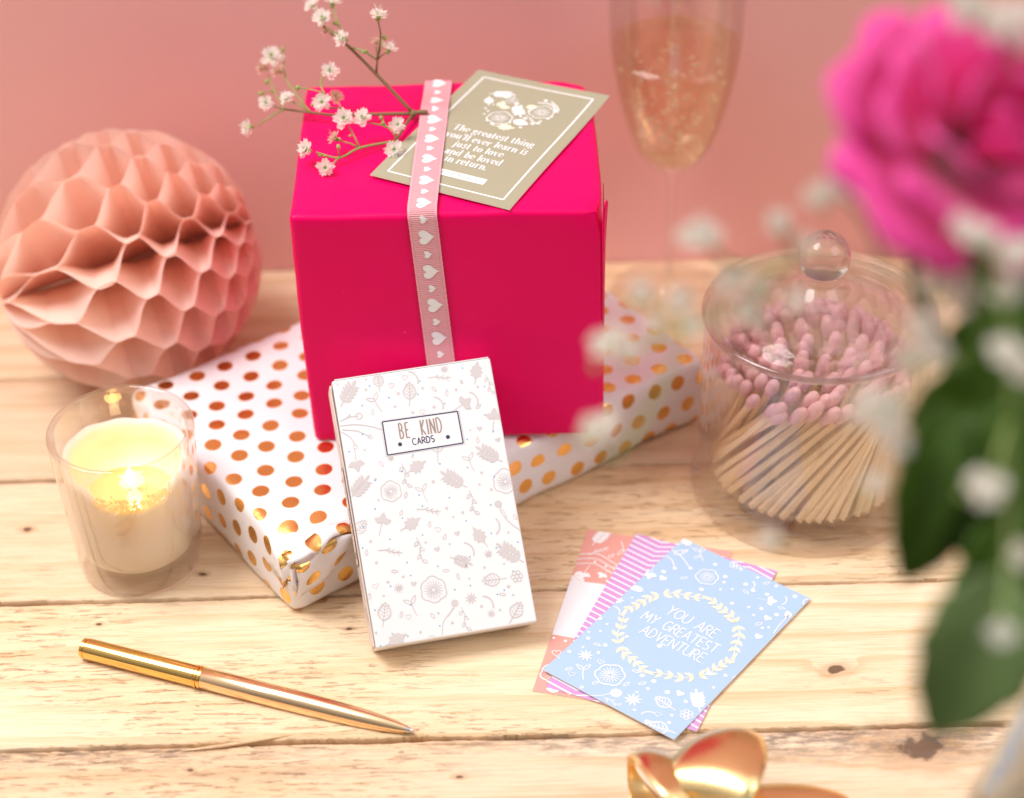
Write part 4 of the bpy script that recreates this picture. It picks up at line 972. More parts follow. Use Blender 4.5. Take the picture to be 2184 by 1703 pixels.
# ------------------------------------------------------------------ glass jar of matches
JX, JY = 2.051, 11.259
jg = glass('jar_glass', (1, .999, .998), .90, 1.47, 0., .9)
jar = thing('glass_jar', 'clear lidded glass jar with ball knob holding pink tipped matches', 'jar', (JX, JY, 0))
Jr, Ji, Jh, fl0 = .765, .715, 1.405, .17
prof = [(0, .0), (.79, .0), (.815, .015), (.817, .05), (.80, .09), (.775, .13), (Jr, .19)]+[(Jr, z) for z in (.4, .7, 1.0, 1.3)]+[(Jr, Jh-.02), (Jr-.012, Jh), (Ji+.01, Jh), (Ji, Jh-.02)]+[(Ji, z) for z in (1.2, .9, .6, .35)]+[(Ji-.005, .26), (Ji-.05, fl0+.01), (Ji-.12, fl0), (0, fl0)]
MB().lathe(prof, 160, (JX, JY, .006)).build('jar_body', jg, jar)
zl = Jh+.006
prof = [(0, 1.565), (.10, 1.56), (.30, 1.50), (.45, 1.45), (.52, 1.40), (.56, 1.36), (.60, 1.345), (.655, 1.345), (.675, 1.36), (.68, 1.39), (.69, zl), (.755, zl), (.778, zl+.012), (.782, zl+.035), (.77, zl+.055), (.74, zl+.06), (.64, zl+.055), (.56, zl+.07), (.48, 1.515), (.36, 1.572), (.24, 1.612), (.18, 1.635), (.155, 1.66), (.12, 1.685), (.10, 1.71), (.105, 1.735), (.125, 1.755)]
kc, kr = 1.888, .172
prof += [(.10, 1.762), (0, 1.763)]
kp = [(kr*math.sin(a_), kc-kr*math.cos(a_)) for a_ in np.linspace(math.radians(46), PI, 16)][:-1]+[(0, kc+kr)]
lid = MB().lathe(prof, 160, (JX, JY, 0)).build('jar_lid', glass('lid_glass', (1, .998, .997), .72, 1.47, 0., 1.), jar)
kg = glass('knob_glass', (.99, .99, .985), .25, 1.45)
MB().lathe([(0, kp[0][1]+.002)]+kp, 64, (JX, JY, 0)).build('knob', kg, lid)
# matches: every one a thing of its own
stick_m = mat('match_wood', (.78, .52, .27), .6); t = NT(stick_m); t.bump(t.noise(t.mapping(t.obj(), (900, 900, 60)), 1, 3), .4, .0003)
oi = t.n('ObjectInfo').outputs['Random']; t.l(t.mixc(oi, (.90, .68, .44, 1), (.80, .54, .30, 1)), t.b.inputs['Base Color'])
head_m = mat('pink_match_head', (.78, .43, .45), .65); t = NT(head_m); t.bump(t.noise(t.obj(), 1400, 3), .3, .0003)
ML = 1.12
m0 = thing('match', 'pink tipped wooden match standing twisted with the others in the glass jar', 'match', (0, 0, 0), 'pink tipped matches in the glass jar')
mb = MB(); mb.box(-.019, .019, -.019, .019, 0, ML-.05); st0 = mb.build('match_stick', stick_m, m0, smooth=False, local=True)
mb = MB(); mb.lathe([(0, ML-.15), (.022, ML-.142), (.035, ML-.11), (.043, ML-.05), (.042, ML-.012), (.033, ML+.026), (.018, ML+.042), (0, ML+.046)], 14, (0, 0, 0), False); hd0 = mb.build('match_head', head_m, m0, local=True)
slots = []
for ring_, n_, tw in ((.650, 48, 1.15), (.555, 36, 1.12), (.44, 20, 1.05), (.30, 10, 1.0), (.14, 4, .9)):
    for i in range(n_):
        th = 2*PI*i/n_+R_.uniform(-.04, .04); slots.append((ring_, th, tw))
first = True
for (rg, th, tw) in slots:
    rt = rg*R_.uniform(.90, .985); b0 = np.array([rg*math.cos(th), rg*math.sin(th), fl0+.004]); th2 = th+tw*R_.uniform(.92, 1.08)
    # horizontal chord limited by the stick's length and the glass
    t0 = np.array([rt*math.cos(th2), rt*math.sin(th2), 0]); dxy = np.linalg.norm(t0[:2]-b0[:2]); hz_ = math.sqrt(max(.3, ML*ML-dxy*dxy))*R_.uniform(.985, 1.0)
    dv = np.array([t0[0]-b0[0], t0[1]-b0[1], hz_])
    if first: o = m0; kids = [st0, hd0]; first = False
    else:
        o = m0.copy(); S.collection.objects.link(o); kids = []
        for c_ in (st0, hd0): cc_ = c_.copy(); S.collection.objects.link(cc_); cc_.parent = o
    o.location = Vector((JX+b0[0], JY+b0[1], b0[2]+.009))*U
    qz = Vector(dv).to_track_quat('Z', 'Y'); o.rotation_mode = 'QUATERNION'; o.rotation_quaternion = qz

# ------------------------------------------------------------------ champagne flute
FX, FY = 1.2739, 13.62
FX, FY = float(at(1422, 602)[0]), float(at(1422, 602)[1]); FY = min(FY, 13.62)
fg = glass('flute_glass', (1, .998, .996), .86, 1.46, 0., .5)
flute = thing('champagne_flute', 'tall clear flute of pale pink fizz standing behind the crimson parcel', 'glass', (FX, FY, 0))
sh = 1.14
fo = [(0, 0), (.46, 0), (.475, .010), (.46, .022), (.30, .040), (.14, .075), (.06, .14), (.034, .30), (.032, .8), (.034, sh-.12), (.045, sh-.03), (.10, sh), (.115, sh+.02), (.17, sh+.06), (.215, sh+.11), (.28, sh+.22), (.335, sh+.35), (.38, sh+.50), (.425, sh+.68), (.46, sh+.88), (.485, sh+1.1), (.497, sh+1.35), (.495, sh+1.7), (.47, sh+2.2), (.44, sh+2.7)]
fi = [(.43, sh+2.69), (.458, sh+2.2), (.483, sh+1.7), (.484, sh+1.35), (.472, sh+1.1), (.446, sh+.88), (.410, sh+.68), (.364, sh+.50), (.318, sh+.35), (.26, sh+.22), (.19, sh+.14), (.10, sh+.105), (0, sh+.10)]
MB().lathe(fo+fi, 112, (FX, FY, .006)).build('flute_glass', fg, flute)
lz = sh+1.07
liq = glass('sparkling_wine', (1., .93, .78), .88, 1.33, 0., .4)
inner = [(r_+.0015, z_) for r_, z_ in reversed(fi) if z_ < lz]
MB().lathe([(0, sh+.0985)]+inner[1:]+[(.474, lz), (.46, lz-.008), (0, lz-.01)], 112, (FX, FY, 0)).build('sparkling_wine', liq, flute)
bub = mat('bubble', (1, .93, .82), .1, 0, Transmission_Weight=.55, IOR=1.2); mb = MB(); rb = random.Random(3)
for i in range(170):
    z_ = sh+.16+.86*rb.random()**1.3; rr = np.interp(z_, [q[1] for q in reversed(fi)], [q[0] for q in reversed(fi)])*math.sqrt(rb.random())*.93; an = rb.uniform(0, 2*PI)
    mb.ball((FX+rr*math.cos(an), FY+rr*math.sin(an), z_), rb.uniform(.008, .020), 8, 6)
bo = mb.build('bubbles', bub, flute); bo['kind'] = 'stuff'

# ------------------------------------------------------------------ baby's breath
petal = bpy.data.materials.new('white_petal'); petal.use_nodes = True; t = NT(petal)
t.b.inputs['Base Color'].default_value = (.95, .92, .88, 1); t.b.inputs['Roughness'].default_value = .6
tl = t.n('BsdfTranslucent'); tl.inputs[0].default_value = (.97, .94, .88, 1); mx = t.n('MixShader'); mx.inputs[0].default_value = .55
t.l(t.b.outputs[0], mx.inputs[1]); t.l(tl.outputs[0], mx.inputs[2]); t.l(mx.outputs[0], t.out.inputs[0])
petal_old = petal.copy(); petal_old.name = 'blush_petal'
for n_ in petal_old.node_tree.nodes:
    if n_.type == 'BSDF_PRINCIPLED': n_.inputs['Base Color'].default_value = (.80, .60, .50, 1)
    if n_.type == 'BSDF_TRANSLUCENT': n_.inputs[0].default_value = (.85, .6, .5, 1)
stemm = mat('brown_green_stem', (.20, .13, .05), .55, 0); bud_m = mat('green_bud', (.30, .42, .10), .5); stem_g = mat('fresh_green_stem', (.26, .34, .09), .5)
def flower_mesh(seed, pm):
    """one small double bloom facing +Z, diameter about 1, seen from any side"""
    rf = random.Random(seed); mb = MB()
    for layer, (n_, L, tilt) in enumerate(((5, .55, .15), (6, .48, .55), (6, .36, .95), (4, .24, 1.25))):
        for i in range(n_):
            a_ = 2*PI*(i+.5*layer)/n_+rf.uniform(-.2, .2); ti = tilt+rf.uniform(-.15, .15); Lp = L*rf.uniform(.85, 1.1); rows = []
            for j in range(5):
                s_ = j/4; wdt = Lp*(.12+.52*math.sin(PI*min(1, s_*.80))**.8)*(1. if j < 4 else .8); curl = ti*(1-.25*s_)
                r_ = Lp*s_*math.cos(curl); z_ = Lp*s_*math.sin(curl)+.02*layer; row = []
                for k_ in range(4):
                    w_ = (k_/3-.5)*wdt; notch = (-.05 if (j == 4 and k_ in (1, 2)) else 0)+rf.uniform(-.02, .02)*(j > 2)
                    rr = r_+notch; zz = z_+.10*(abs(k_/3-.5)*2)**2*s_+rf.uniform(-.02, .02)*(j > 2)
                    row.append((rr*math.cos(a_)-w_*math.sin(a_), rr*math.sin(a_)+w_*math.cos(a_), zz))
                rows.append(row)
            mb.grid(rows, 0)
    for i in range(5):       # stamens
        a_ = rf.uniform(0, 6.28); tl_ = rf.uniform(.3, .6); mb.tube([(0, 0, .05), (.12*math.cos(a_), .12*math.sin(a_), .3), (tl_*.5*math.cos(a_), tl_*.5*math.sin(a_), .35+tl_*.5)], [.012, .01, .008], 4, 0)
    mb.lathe([(0, -.30), (.06, -.26), (.13, -.12), (.15, .0), (.11, .12), (.05, .16), (0, .17)], 10, (0, 0, 0), False, 1)
    for i in range(4):
        a_ = i*PI/2; mb.ball((.06*math.cos(a_), .06*math.sin(a_), .16), .045, 6, 5, (1, 1, 1.5), 1)
    me_o = mb.build('flower', [pm, bud_m], None, local=True); me = me_o.data; bpy.data.objects.remove(me_o)
    return me
FM = [flower_mesh(s_, petal) for s_ in (1, 2, 3)]; FO = [flower_mesh(s_, petal_old) for s_ in (5, 6)]
def bud_mesh():
    mb = MB(); mb.ball((0, 0, 0), .5, 10, 8, (.8, .8, 1.1), 0); o = mb.build('bud', bud_m, None, local=True); me = o.data; bpy.data.objects.remove(o); return me
BUD = bud_mesh()
def put(me, name, parent, pos, size, facing, spin=0.):
    o = bpy.data.objects.new(name, me); S.collection.objects.link(o); o.parent = parent
    o.location = Vector([float(c)*U for c in pos])-wloc(parent); o.scale = (size,)*3
    o.rotation_mode = 'QUATERNION'; o.rotation_quaternion = Vector([float(c) for c in facing]).to_track_quat('Z', 'Y') @ Matrix.Rotation(spin, 4, 'Z').to_quaternion(); return o
# the sprig tucked under the ribbon: nodes in the close-up's own pixels, with a depth each
cs = crop(540, 0, .24665)
nodes = {'r': (1720, 1030, 13.98), 'J': (1590, 1040, 13.99), 'a1': (1250, 680, 13.95), 'a2': (1000, 430, 13.92), 'a3': (850, 310, 13.95), 'a4': (720, 200, 14.05), 'a5': (690, 60, 14.2), 'a6': (930, 290, 14.0), 'a7': (890, 190, 14.1), 'a8': (860, 60, 14.15),
         'b1': (1260, 550, 13.9), 'b2': (1290, 340, 13.8), 'b3': (1270, 200, 13.75), 'b4': (1130, 470, 13.85), 'b5': (1350, 480, 13.85), 'b6': (1250, 430, 13.95), 'b7': (1320, 350, 13.85),
         'c1': (1150, 1050, 13.97), 'c2': (900, 1060, 13.98), 'c3': (650, 1030, 13.98), 'c4': (410, 1000, 14.05), 'c5': (290, 965, 14.1), 'c6': (170, 1150, 14.0), 'c7': (530, 880, 14.2), 'c8': (420, 700, 14.3), 'c9': (400, 460, 14.4), 'c10': (320, 840, 14.3), 'c11': (260, 690, 14.4), 'c12': (200, 860, 14.3),
         'd1': (820, 990, 13.8), 'd2': (770, 850, 13.85), 'd3': (740, 760, 13.9), 'd4': (780, 680, 13.95), 'd5': (530, 805, 13.95), 'd6': (930, 1000, 13.95), 'd7': (885, 900, 14.05), 'c13': (480, 930, 14.0), 'b8': (1000, 390, 13.9),
         'e1': (1430, 1290, 13.75), 'e2': (1100, 1355, 13.62), 'e3': (910, 1445, 13.55), 'e4': (700, 1395, 13.55), 'e5': (840, 1530, 13.5), 'e6': (1000, 1160, 13.65), 'e7': (920, 1290, 13.6), 'e8': (1340, 1160, 13.75), 'e9': (1190, 1125, 13.7), 'e10': (1290, 1080, 13.8), 'e11': (900, 1340, 13.5), 'e12': (1420, 1230, 13.72)}
NP = {k_: atd(*cs(v[0], v[1]), v[2]) for k_, v in nodes.items()}
sprig = thing('babys_breath_sprig', "sprig of tiny white baby's breath tucked under the pink ribbon", 'flower sprig', (NP['r'][0], NP['r'][1], ZT))
mb = MB()
def twig(chain, r0, r1, mi=0):
    pts = [NP[k_] for k_ in chain]; sm = smooth(pts, 5) if len(pts) > 2 else [pts[0], (pts[0]+pts[1])/2+np.array([0, 0, .008]), pts[1]]
    r0 *= .78; r1 *= .78
    mb.tube(sm, list(np.linspace(r0, r1, len(sm))), 7, mi)
    for p_ in pts[1:-1]: mb.ball(p_, r1*1.9, 8, 6, (1, 1, 1), mi)
twig(['r', 'J'], .020, .020); mb.ball(NP['J'], .026, 10, 8)
twig(['J', 'a1', 'a2', 'a3', 'a4'], .0165, .009); twig(['a2', 'b4', 'b1'], .007, .008, 1); twig(['a1', 'b1'], .011, .009); twig(['b1', 'b2', 'b3'], .009, .006, 0); twig(['b1', 'b6'], .008, .007); twig(['b1', 'b5'], .006, .006); twig(['b1', 'b7'], .007, .006, 1)
twig(['a3', 'a6', 'a7', 'a8'], .009, .006, 1); twig(['a4', 'a5'], .008, .006, 1)
twig(['J', 'c1', 'c2', 'c3', 'c4', 'c5'], .017, .007); twig(['c4', 'c6'], .008, .006, 1); twig(['c3', 'c7', 'c8', 'c9'], .009, .006, 1); twig(['c4', 'c10', 'c11'], .008, .006, 1); twig(['c12', 'c10'], .005, .006, 1); twig(['c3', 'c13'], .008, .006, 1)
twig(['c2', 'd6', 'd1'], .010, .008); twig(['d1', 'd2', 'd3', 'd4'], .008, .006, 1); twig(['d2', 'd5'], .006, .006, 1); twig(['d6', 'd7'], .006, .005, 1)
twig(['J', 'e1'], .016, .012); twig(['e1', 'e2', 'e3', 'e4'], .011, .008, 1); twig(['e3', 'e5'], .008, .007, 1); twig(['e2', 'e6'], .008, .007, 1); twig(['e2', 'e7'], .007, .006, 1); twig(['e1', 'e12', 'e8', 'e9'], .009, .007, 1); twig(['e8', 'e10'], .007, .006, 1); twig(['e3', 'e11'], .006, .006, 1)
mb.build('stem', [stemm, stem_g], sprig)
tocam = lambda p: unit(_c-np.array(p))
rf = random.Random(12)
# (x, y, depth, size, facing dx, dy, towards camera, kind)
FL = [(675, 60, 14.2, 150, -.4, .6, .5, 0), (850, 30, 14.15, 150, .2, .9, .2, 0), (765, 175, 14.0, 165, -.2, .3, .8, 0), (800, 275, 14.1, 110, -.6, .1, .3, 1), (950, 360, 13.85, 160, -.7, .2, .6, 0), (1270, 155, 13.72, 165, .1, .8, .4, 0), (1365, 455, 13.8, 145, .4, .8, .3, 0), (1250, 385, 13.95, 90, -.4, .7, .2, 1),
      (295, 525, 14.35, 190, .1, .3, .8, 0), (225, 620, 14.4, 130, -.4, .2, .3, 1), (360, 650, 14.3, 130, -.5, .3, .4, 1), (245, 945, 14.1, 140, -.1, .1, 1, 0), (440, 910, 14.0, 140, -.3, .5, .6, 0), (90, 1165, 13.98, 160, -.8, -.2, .5, 0), (825, 650, 13.95, 155, .1, .1, 1, 0), (755, 940, 13.78, 165, .0, .05, 1, 0), (880, 885, 14.05, 120, .1, .1, 1, 1),
      (960, 1090, 13.62, 175, -.1, .15, .9, 0), (1130, 1085, 13.66, 165, -.2, .3, .8, 0), (1445, 1145, 13.7, 140, .1, .1, 1, 0), (1415, 1375, 13.6, 170, .0, .1, 1, 0), (1420, 1450, 13.62, 100, .2, -.9, .2, 0), (875, 1270, 13.58, 130, -.7, .5, .3, 1), (620, 1370, 13.5, 165, -.6, .2, .6, 0), (785, 1540, 13.45, 150, .0, .0, 1, 0)]
for x, y, dep, sz, dx, dy, dz, kd in FL:
    p_ = atd(*cs(x, y), dep); s_ = 1.14*sz*.24665*.945864/F0*dep
    put(rf.choice(FO if kd else FM), 'flower', sprig, p_, s_, _r*dx+_u*dy-_f*dz, rf.uniform(0, 6))
for x, y, dep, sz in ((395, 455, 14.4, 45), (250, 750, 14.35, 45), (195, 860, 14.3, 50), (530, 805, 13.95, 55), (1135, 478, 13.85, 38), (1165, 470, 13.85, 30), (1325, 345, 13.82, 50), (1295, 1080, 13.78, 45), (1310, 1130, 13.75, 40), (905, 1345, 13.5, 48), (735, 1425, 13.54, 40), (780, 1430, 13.54, 34), (915, 1275, 13.56, 36), (1010, 1245, 13.62, 34), (870, 215, 14.05, 42), (900, 225, 14.05, 38), (810, 120, 14.0, 32), (840, 300, 14.05, 50), (665, 965, 13.98, 34)):
    put(BUD, 'bud', sprig, atd(*cs(x, y), dep), sz*.24665*.945864/F0*dep, unit([rf.uniform(-1, 1), rf.uniform(-1, 1), 1]))

# ------------------------------------------------------------------ bouquet in a vase near the camera
VX, VY = 2.93, 6.35
vg = glass('vase_glass', (.95, .985, .985), .5, 1.5)
vase = thing('glass_vase', 'clear flared glass vase holding the pink rose bouquet', 'vase', (VX, VY, 0))
vp = [(0, 0), (.98, 0), (1.02, .03), (1.03, .3), (1.0, .9), (.92, 1.6), (.78, 2.2), (.66, 2.7), (.64, 2.95), (.60, 2.95), (.61, 2.7), (.73, 2.2), (.86, 1.6), (.94, .9), (.96, .3), (.90, .2), (0, .18)]
MB().lathe([tuple(q) for q in smooth(vp[:9], 4)]+[tuple(q) for q in smooth(vp[9:], 4)], 96, (VX, VY, .006)).build('vase_body', vg, vase)
wat = glass('vase_water', (.90, .97, .96), .6, 1.33)
MB().lathe([(0, .181), (.88, .2), (.955, .32), (.935, .9), (.865, 1.5), (0, 1.5)], 96, (VX, VY, 0)).build('vase_water', wat, vase)
def leafm(name, col, tcol):
    m = bpy.data.materials.new(name); m.use_nodes = True; t = NT(m); t.b.inputs['Roughness'].default_value = .38
    n_ = t.noise(t.obj(), 60, 3); t.l(t.mixc(n_, (*col, 1), (*[c_*.55 for c_ in col], 1)), t.b.inputs['Base Color'])
    tl = t.n('BsdfTranslucent'); tl.inputs[0].default_value = (*tcol, 1); mx = t.n('MixShader'); mx.inputs[0].default_value = .3
    t.l(t.b.outputs[0], mx.inputs[1]); t.l(tl.outputs[0], mx.inputs[2]); t.l(mx.outputs[0], t.out.inputs[0]); return m
lf1 = leafm('rose_leaf', (.10, .20, .022), (.16, .36, .02)); lf2 = leafm('pale_leaf_underside', (.20, .30, .10), (.2, .35, .08))
def leaf(parent, pb_, pt_, wpx, dep0, dep1, m_, bend=.12, facing=None, name='leaf'):
    dep0 -= .6; dep1 -= .6
    a_, b_ = atd(*pb_, dep0), atd(*pt_, dep1); L_ = np.linalg.norm(b_-a_); d_ = (b_-a_)/L_
    nrm = unit(-_f*1.0+(facing if facing is not None else 0)); nrm = unit(nrm-d_*nrm.dot(d_)); sd = np.cross(d_, nrm); wd_ = wpx/F0*(dep0+dep1)/2; rows = []
    for i in range(13):
        s_ = i/12; w_ = wd_/2*(math.sin(PI*s_**.75)**.75 if 0 < s_ < 1 else 0)+.002; c_ = a_+d_*L_*s_+nrm*bend*L_*math.sin(PI*s_)
        rows.append([c_+sd*w_*q_*(1+.06*math.sin(i*2.2+q_))+nrm*w_*.35*abs(q_)**1.3-nrm*(.02*w_ if q_ == 0 else 0) for q_ in (-1, -.75, -.5, -.25, 0, .25, .5, .75, 1)])
    return MB().grid(rows).build(name, m_, parent, solid=.008)
RD = 7.7
RC = atd(2128, 268, RD)
rose = thing('rose', 'magenta pink rose with dark green leaves standing in the glass vase', 'flower', (VX-.2, VY+.1, .3))
rosem = bpy.data.materials.new('rose_petal'); rosem.use_nodes = True; t = NT(rosem)
t.b.inputs['Base Color'].default_value = (.88, .055, .40, 1); t.b.inputs['Roughness'].default_value = .45; t.b.inputs['Sheen Weight'].default_value = .4
tl = t.n('BsdfTranslucent'); tl.inputs[0].default_value = (.97, .06, .45, 1); mx = t.n('MixShader'); mx.inputs[0].default_value = .35
t.l(t.b.outputs[0], mx.inputs[1]); t.l(tl.outputs[0], mx.inputs[2]); t.l(mx.outputs[0], t.out.inputs[0])
RR = 305/F0*RD
zr = unit(-_f*.80+_u*.30+_r*.25); xr_ = unit(np.cross(zr, _u)); yr_ = np.cross(zr, xr_)
rp = random.Random(9)
def petal_at(an, r_open, L_, wd_, base_r, name='petal', curl=.5, lift=0.):
    rows = []
    for i in range(9):
        s_ = i/8
        rad_ = base_r+(r_open-base_r)*(math.sin(s_*PI/2)**1.1); h_ = L_*(s_**.9)-curl*L_*max(0, s_-.62)**1.6*2.2+lift
        row = []
        for j in range(9):
            q_ = j/4-1; ww = wd_*(.35+.65*math.sin(PI*min(1., s_*.78+.06)))*(1-.12*q_*q_*s_); aa = an+q_*ww
            rr = rad_*(1+.05*math.sin(q_*5+an)*s_) - .06*RR*(q_*q_)*s_*0; hh = h_-.13*L_*q_*q_*s_**2+.03*L_*math.sin(3*q_+an*2)*s_
            row.append(RC+xr_*rr*math.cos(aa)+yr_*rr*math.sin(aa)+zr*(hh-.55*RR))
        rows.append(row)
    MB().grid(rows).build('petal', rosem, rose, solid=.012)
for n_, ro_, L_, w_, br, cu in ((3, .16, .95, 1.2, .03, 0), (3, .34, 1.0, 1.05, .05, .08), (4, .60, .95, .95, .07, .3), (5, .88, .74, .80, .10, .7), (5, 1.12, .5, .72, .12, .9)):
    for i in range(n_): petal_at(2*PI*i/n_+ro_*4+rp.uniform(-.15, .15), ro_*RR*rp.uniform(.95, 1.06), L_*RR, w_, br*RR, curl=cu)
mb = MB(); base = RC-zr*.55*RR
stem_pts = smooth([base, base-zr*.5+np.array([.1, 0, -.4]), np.array([VX-.45, VY+.35, 3.3]), np.array([VX-.1, VY+.15, 2.0]), np.array([VX+.2, VY-.1, .35])], 6)
mb.tube(stem_pts, [.032]*len(stem_pts), 10); mb.ball(base, .17, 12, 8, (1, 1, 1))
mb.build('stem', mat('dark_stem', (.07, .11, .03), .5), rose)
for (pb_, pt_, w_, d0, d1, m_, bd) in (
    ((2090, 900), (1935, 1240), 150, 8.6, 8.9, lf1, .10), ((2184, 830), (1935, 905), 190, 8.8, 9.0, lf1, .10), ((2230, 940), (1965, 1060), 200, 8.7, 9.0, lf1, .10),
    ((2240, 1150), (2015, 1150), 150, 8.7, 8.8, lf1, .08), ((2210, 1060), (2045, 1430), 230, 8.6, 8.8, lf1, .12), ((2150, 1215), (1985, 1575), 265, 8.2, 8.3, lf2, .10), ((2010, 850), (1925, 1240), 150, 8.6, 8.8, lf1, .10),
    ((2230, 700), (2030, 600), 130, 8.8, 9.0, lf1, .10), ((2240, 760), (2010, 800), 160, 9.0, 9.2, lf1, .10), ((2230, 1000), (1990, 880), 200, 9.1, 9.2, lf1, .08), ((2250, 880), (2060, 700), 190, 9.2, 9.3, lf1, .08), ((2260, 1050), (2090, 960), 220, 9.3, 9.3, lf1, .05), ((2250, 1300), (2080, 1250), 200, 9.2, 9.2, lf1, .05),
    ((2200, 560), (2075, 870), 160, 8.3, 8.4, lf1, .08), ((2230, 820), (2110, 1110), 180, 8.3, 8.4, lf1, .08), ((2235, 640), (2000, 770), 150, 8.7, 8.9, lf1, .08), ((2240, 1020), (2090, 1230), 170, 8.5, 8.5, lf1, .08),
    ((2060, 470), (2110, 700), 110, 9.0, 9.0, lf1, .06), ((2120, 480), (2190, 760), 130, 9.1, 9.1, lf1, .06), ((2170, 640), (2040, 900), 170, 9.2, 9.2, lf1, .06), ((2200, 700), (2130, 1000), 170, 9.25, 9.2, lf1, .06), ((2060, 820), (2030, 1060), 150, 9.3, 9.3, lf1, .05), ((2180, 900), (2160, 1200), 180, 9.3, 9.3, lf1, .05), ((2120, 560), (2184, 760), 120, 8.8, 8.9, lf1, .1), ((2075, 480), (2150, 640), 80, 8.6, 8.7, lf1, .1), ((2260, 1250), (2120, 1400), 220, 8.8, 8.9, lf1, .1), ((2250, 600), (2070, 545), 90, 8.7, 8.9, lf1, .1)):
    leaf(rose, pb_, pt_, w_, d0, d1, m_, bd)
# loose baby's breath in the bouquet, three sprigs
def bouquet_sprig(label, root, pts, stems, dep, seed):
    K = .9; root = (root[0], root[1], root[2]*K); pts = [(q[0], q[1], q[2]*K, *q[3:]) for q in pts]; stems = [[(q[0], q[1], q[2]*K) for q in c_] for c_ in stems]
    rq = random.Random(seed); sp_ = thing('babys_breath_sprig', label, 'flower sprig', (VX, VY, .3), "baby's breath sprigs in the vase bouquet")
    mb = MB(); b0 = np.array([VX, VY, .35]); r0 = atd(*root)
    mb.tube(smooth([b0, np.array([VX-.15, VY+.1, 2.4]), r0], 6), [.011]*13, 6)
    for ch in stems:
        pp = [atd(*q_) for q_ in ch]; sm = smooth(pp, 4) if len(pp) > 2 else pp; mb.tube(sm, [.009]*len(sm), 6)
    mb.build('stem', stem_g, sp_)
    for q_ in pts:
        x, y, dd = q_[:3]; sz = q_[3] if len(q_) > 3 else 50
        for c_ in range(1 if sz < 40 else 1):
            put(rq.choice(FM), 'flower', sp_, atd(x, y, dd), sz*1.2/F0*dd, tocam(atd(x, y, dd))+np.array([rq.uniform(-.5, .5), rq.uniform(-.3, .3), rq.uniform(0, .6)]), rq.uniform(0, 6))
        if sz >= 54:
            for c_ in range(2):
                x2, y2 = x+rq.uniform(-34, 34), y+rq.uniform(-30, 30)
                put(rq.choice(FM), 'flower', sp_, atd(x2, y2, dd+.12), sz*.85/F0*dd, tocam(atd(x, y, dd))+np.array([rq.uniform(-.8, .8), rq.uniform(-.3, .3), rq.uniform(0, .9)]), rq.uniform(0, 6))
        if rq.random() < .6: put(BUD, 'bud', sp_, atd(x+rq.uniform(-40, 40), y+rq.uniform(10, 45), dd), 22/F0*dd, (0, 0, 1))
bouquet_sprig("baby's breath sprig reaching from the bouquet across the glass jar lid", (2120, 640, 9.2),
   [(1490, 500, 9.1, 62), (1660, 475, 9.0), (1775, 405, 8.7, 60), (1825, 395, 8.7, 62), (1740, 420, 8.7, 44), (1560, 595, 9.2, 56), (1625, 620, 9.2), (1590, 665, 9.2, 60), (1700, 640, 9.1, 46), (1365, 625, 9.4), (1285, 740, 9.4, 56), (1450, 640, 9.4, 54), (1480, 700, 9.3, 44), (1345, 745, 9.4, 44), (1265, 915, 9.4, 60), (1400, 690, 9.4, 40), (1720, 520, 9.0, 40)],
   [[(2120, 640, 9.2), (1900, 600, 9.1), (1700, 560, 9.1), (1590, 640, 9.2)], [(1700, 560, 9.1), (1660, 480, 9.0)], [(1900, 600, 9.1), (1850, 480, 8.8), (1790, 410, 8.7)], [(1700, 560, 9.1), (1580, 570, 9.2), (1490, 505, 9.1)], [(1590, 640, 9.2), (1470, 690, 9.3), (1380, 640, 9.4)], [(1470, 690, 9.3), (1370, 740, 9.4), (1285, 745, 9.4)], [(1470, 690, 9.3), (1400, 850, 9.4), (1310, 975, 9.4), (1270, 920, 9.4)]], 9, 31)
bouquet_sprig("baby's breath sprig hanging in front of the matches jar", (2110, 760, 9.0),
   [(1880, 895, 8.8, 78), (1850, 860, 8.8, 60), (1915, 945, 8.8, 56), (1905, 850, 8.9, 50), (1960, 700, 8.8, 62), (1990, 745, 8.7, 66), (1930, 770, 8.8, 52), (2030, 600, 8.7, 70), (1985, 590, 8.8, 60), (2055, 650, 8.7, 54), (1640, 1150, 9.2, 42), (1870, 1030, 8.9, 44)],
   [[(2110, 760, 9.0), (2000, 780, 8.9), (1890, 880, 8.8)], [(2000, 780, 8.9), (1970, 700, 8.8)], [(2110, 760, 9.0), (2050, 650, 8.8)]], 8.8, 32)
bouquet_sprig("baby's breath sprig crowding the dark rose leaves", (2150, 900, 8.5),
   [(2080, 500, 8.2, 58), (2165, 545, 8.2, 66), (2050, 480, 8.3, 50), (2145, 620, 8.4, 64), (2140, 750, 8.3, 64), (2110, 1045, 8.3, 66), (2135, 1350, 8.3, 56), (2175, 1185, 8.3, 50), (2085, 1035, 8.4, 40), (2180, 780, 8.3, 60)],
   [[(2150, 900, 8.5), (2160, 760, 8.4), (2100, 510, 8.3)], [(2150, 900, 8.5), (2110, 1040, 8.4)], [(2150, 900, 8.5), (2150, 1200, 8.4), (2135, 1340, 8.3)]], 8.5, 33)
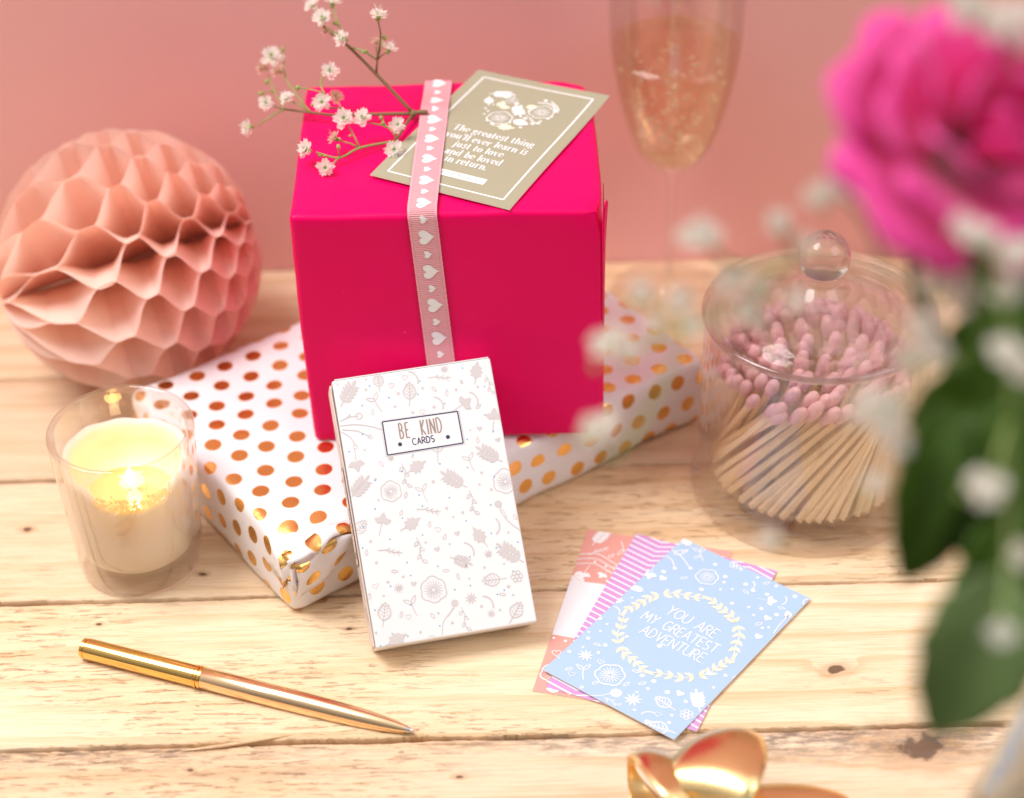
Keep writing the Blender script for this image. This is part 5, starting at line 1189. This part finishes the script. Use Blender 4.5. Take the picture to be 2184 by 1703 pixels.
bouquet_sprig("baby's breath sprig rising above the pink rose", (2184, 200, 8.6),
   [(2062, 8, 8.2, 66), (2040, -20, 8.2, 50), (2130, 55, 8.2, 64), (2175, 30, 8.2, 60), (2100, 20, 8.3, 50), (2180, 85, 8.3, 50)],
   [[(2184, 200, 8.6), (2150, 110, 8.4), (2080, 20, 8.2)], [(2150, 110, 8.4), (2170, 40, 8.2)]], 8.2, 34)

# ------------------------------------------------------------------ gold gift bow
gf = mat('gold_foil_ribbon', (1., .74, .36), .27, 1.); t = NT(gf); t.bump(t.noise(t.obj(), 140, 2), .08, .0006)
BWC = at(1490, 1850, .0)
bow = thing('gift_bow', 'shiny gold ribbon gift bow at the near edge of the planks', 'bow', (BWC[0], BWC[1], 0))
def loop(an, out, up_, wd_, tw=0.):
    """a ribbon strip leaving the centre, curling up and back"""
    dr = np.array([math.cos(an), math.sin(an), 0]); sd = np.array([-dr[1], dr[0], 0]); rows = []
    for i in range(25):
        t_ = i/24; a_ = PI*1.0*t_
        r_ = out*(math.sin(a_)**.9)*(1.0)+.02; z_ = .04+up_*(t_**.9)*(1-.25*t_)+.06*math.sin(a_)
        r_ = out*math.sin(PI*t_)**.62; z_ = .05+up_*(.5-.5*math.cos(PI*t_))
        w_ = wd_*(1-.86*math.sin(PI*t_)**1.6)
        tilt = sd*math.cos(tw)+np.array([0, 0, 1])*math.sin(tw)
        c_ = BWC*np.array([1, 1, 0])+dr*r_+np.array([0, 0, z_])
        bl = (1 if t_ > .5 else -.35)*.20*w_*math.sin(PI*t_)**.5
        rows.append([c_+tilt*w_*q_+np.array([0, 0, bl*(1-4*q_*q_)]) for q_ in (-.5, -.375, -.25, -.125, 0, .125, .25, .375, .5)])
    MB().grid(rows).build('ribbon_loop', gf, bow, solid=.006)
for an, out, u_, w_, tw in ((2.16, .64, .50, .40, .35), (1.10, .72, .56, .58, -.2), (.32, .95, .22, .50, .1), (2.9, .60, .25, .44, .0), (-.5, .62, .36, .44, .2), (-1.4, .62, .36, .44, 0), (-2.3, .62, .36, .44, -.2)): loop(an, out, u_, w_, tw)
MB().lathe([(0, .001), (.22, .001), (.22, .03), (0, .04)], 24, (BWC[0], BWC[1], 0), False).build('bow_base', gf, bow)
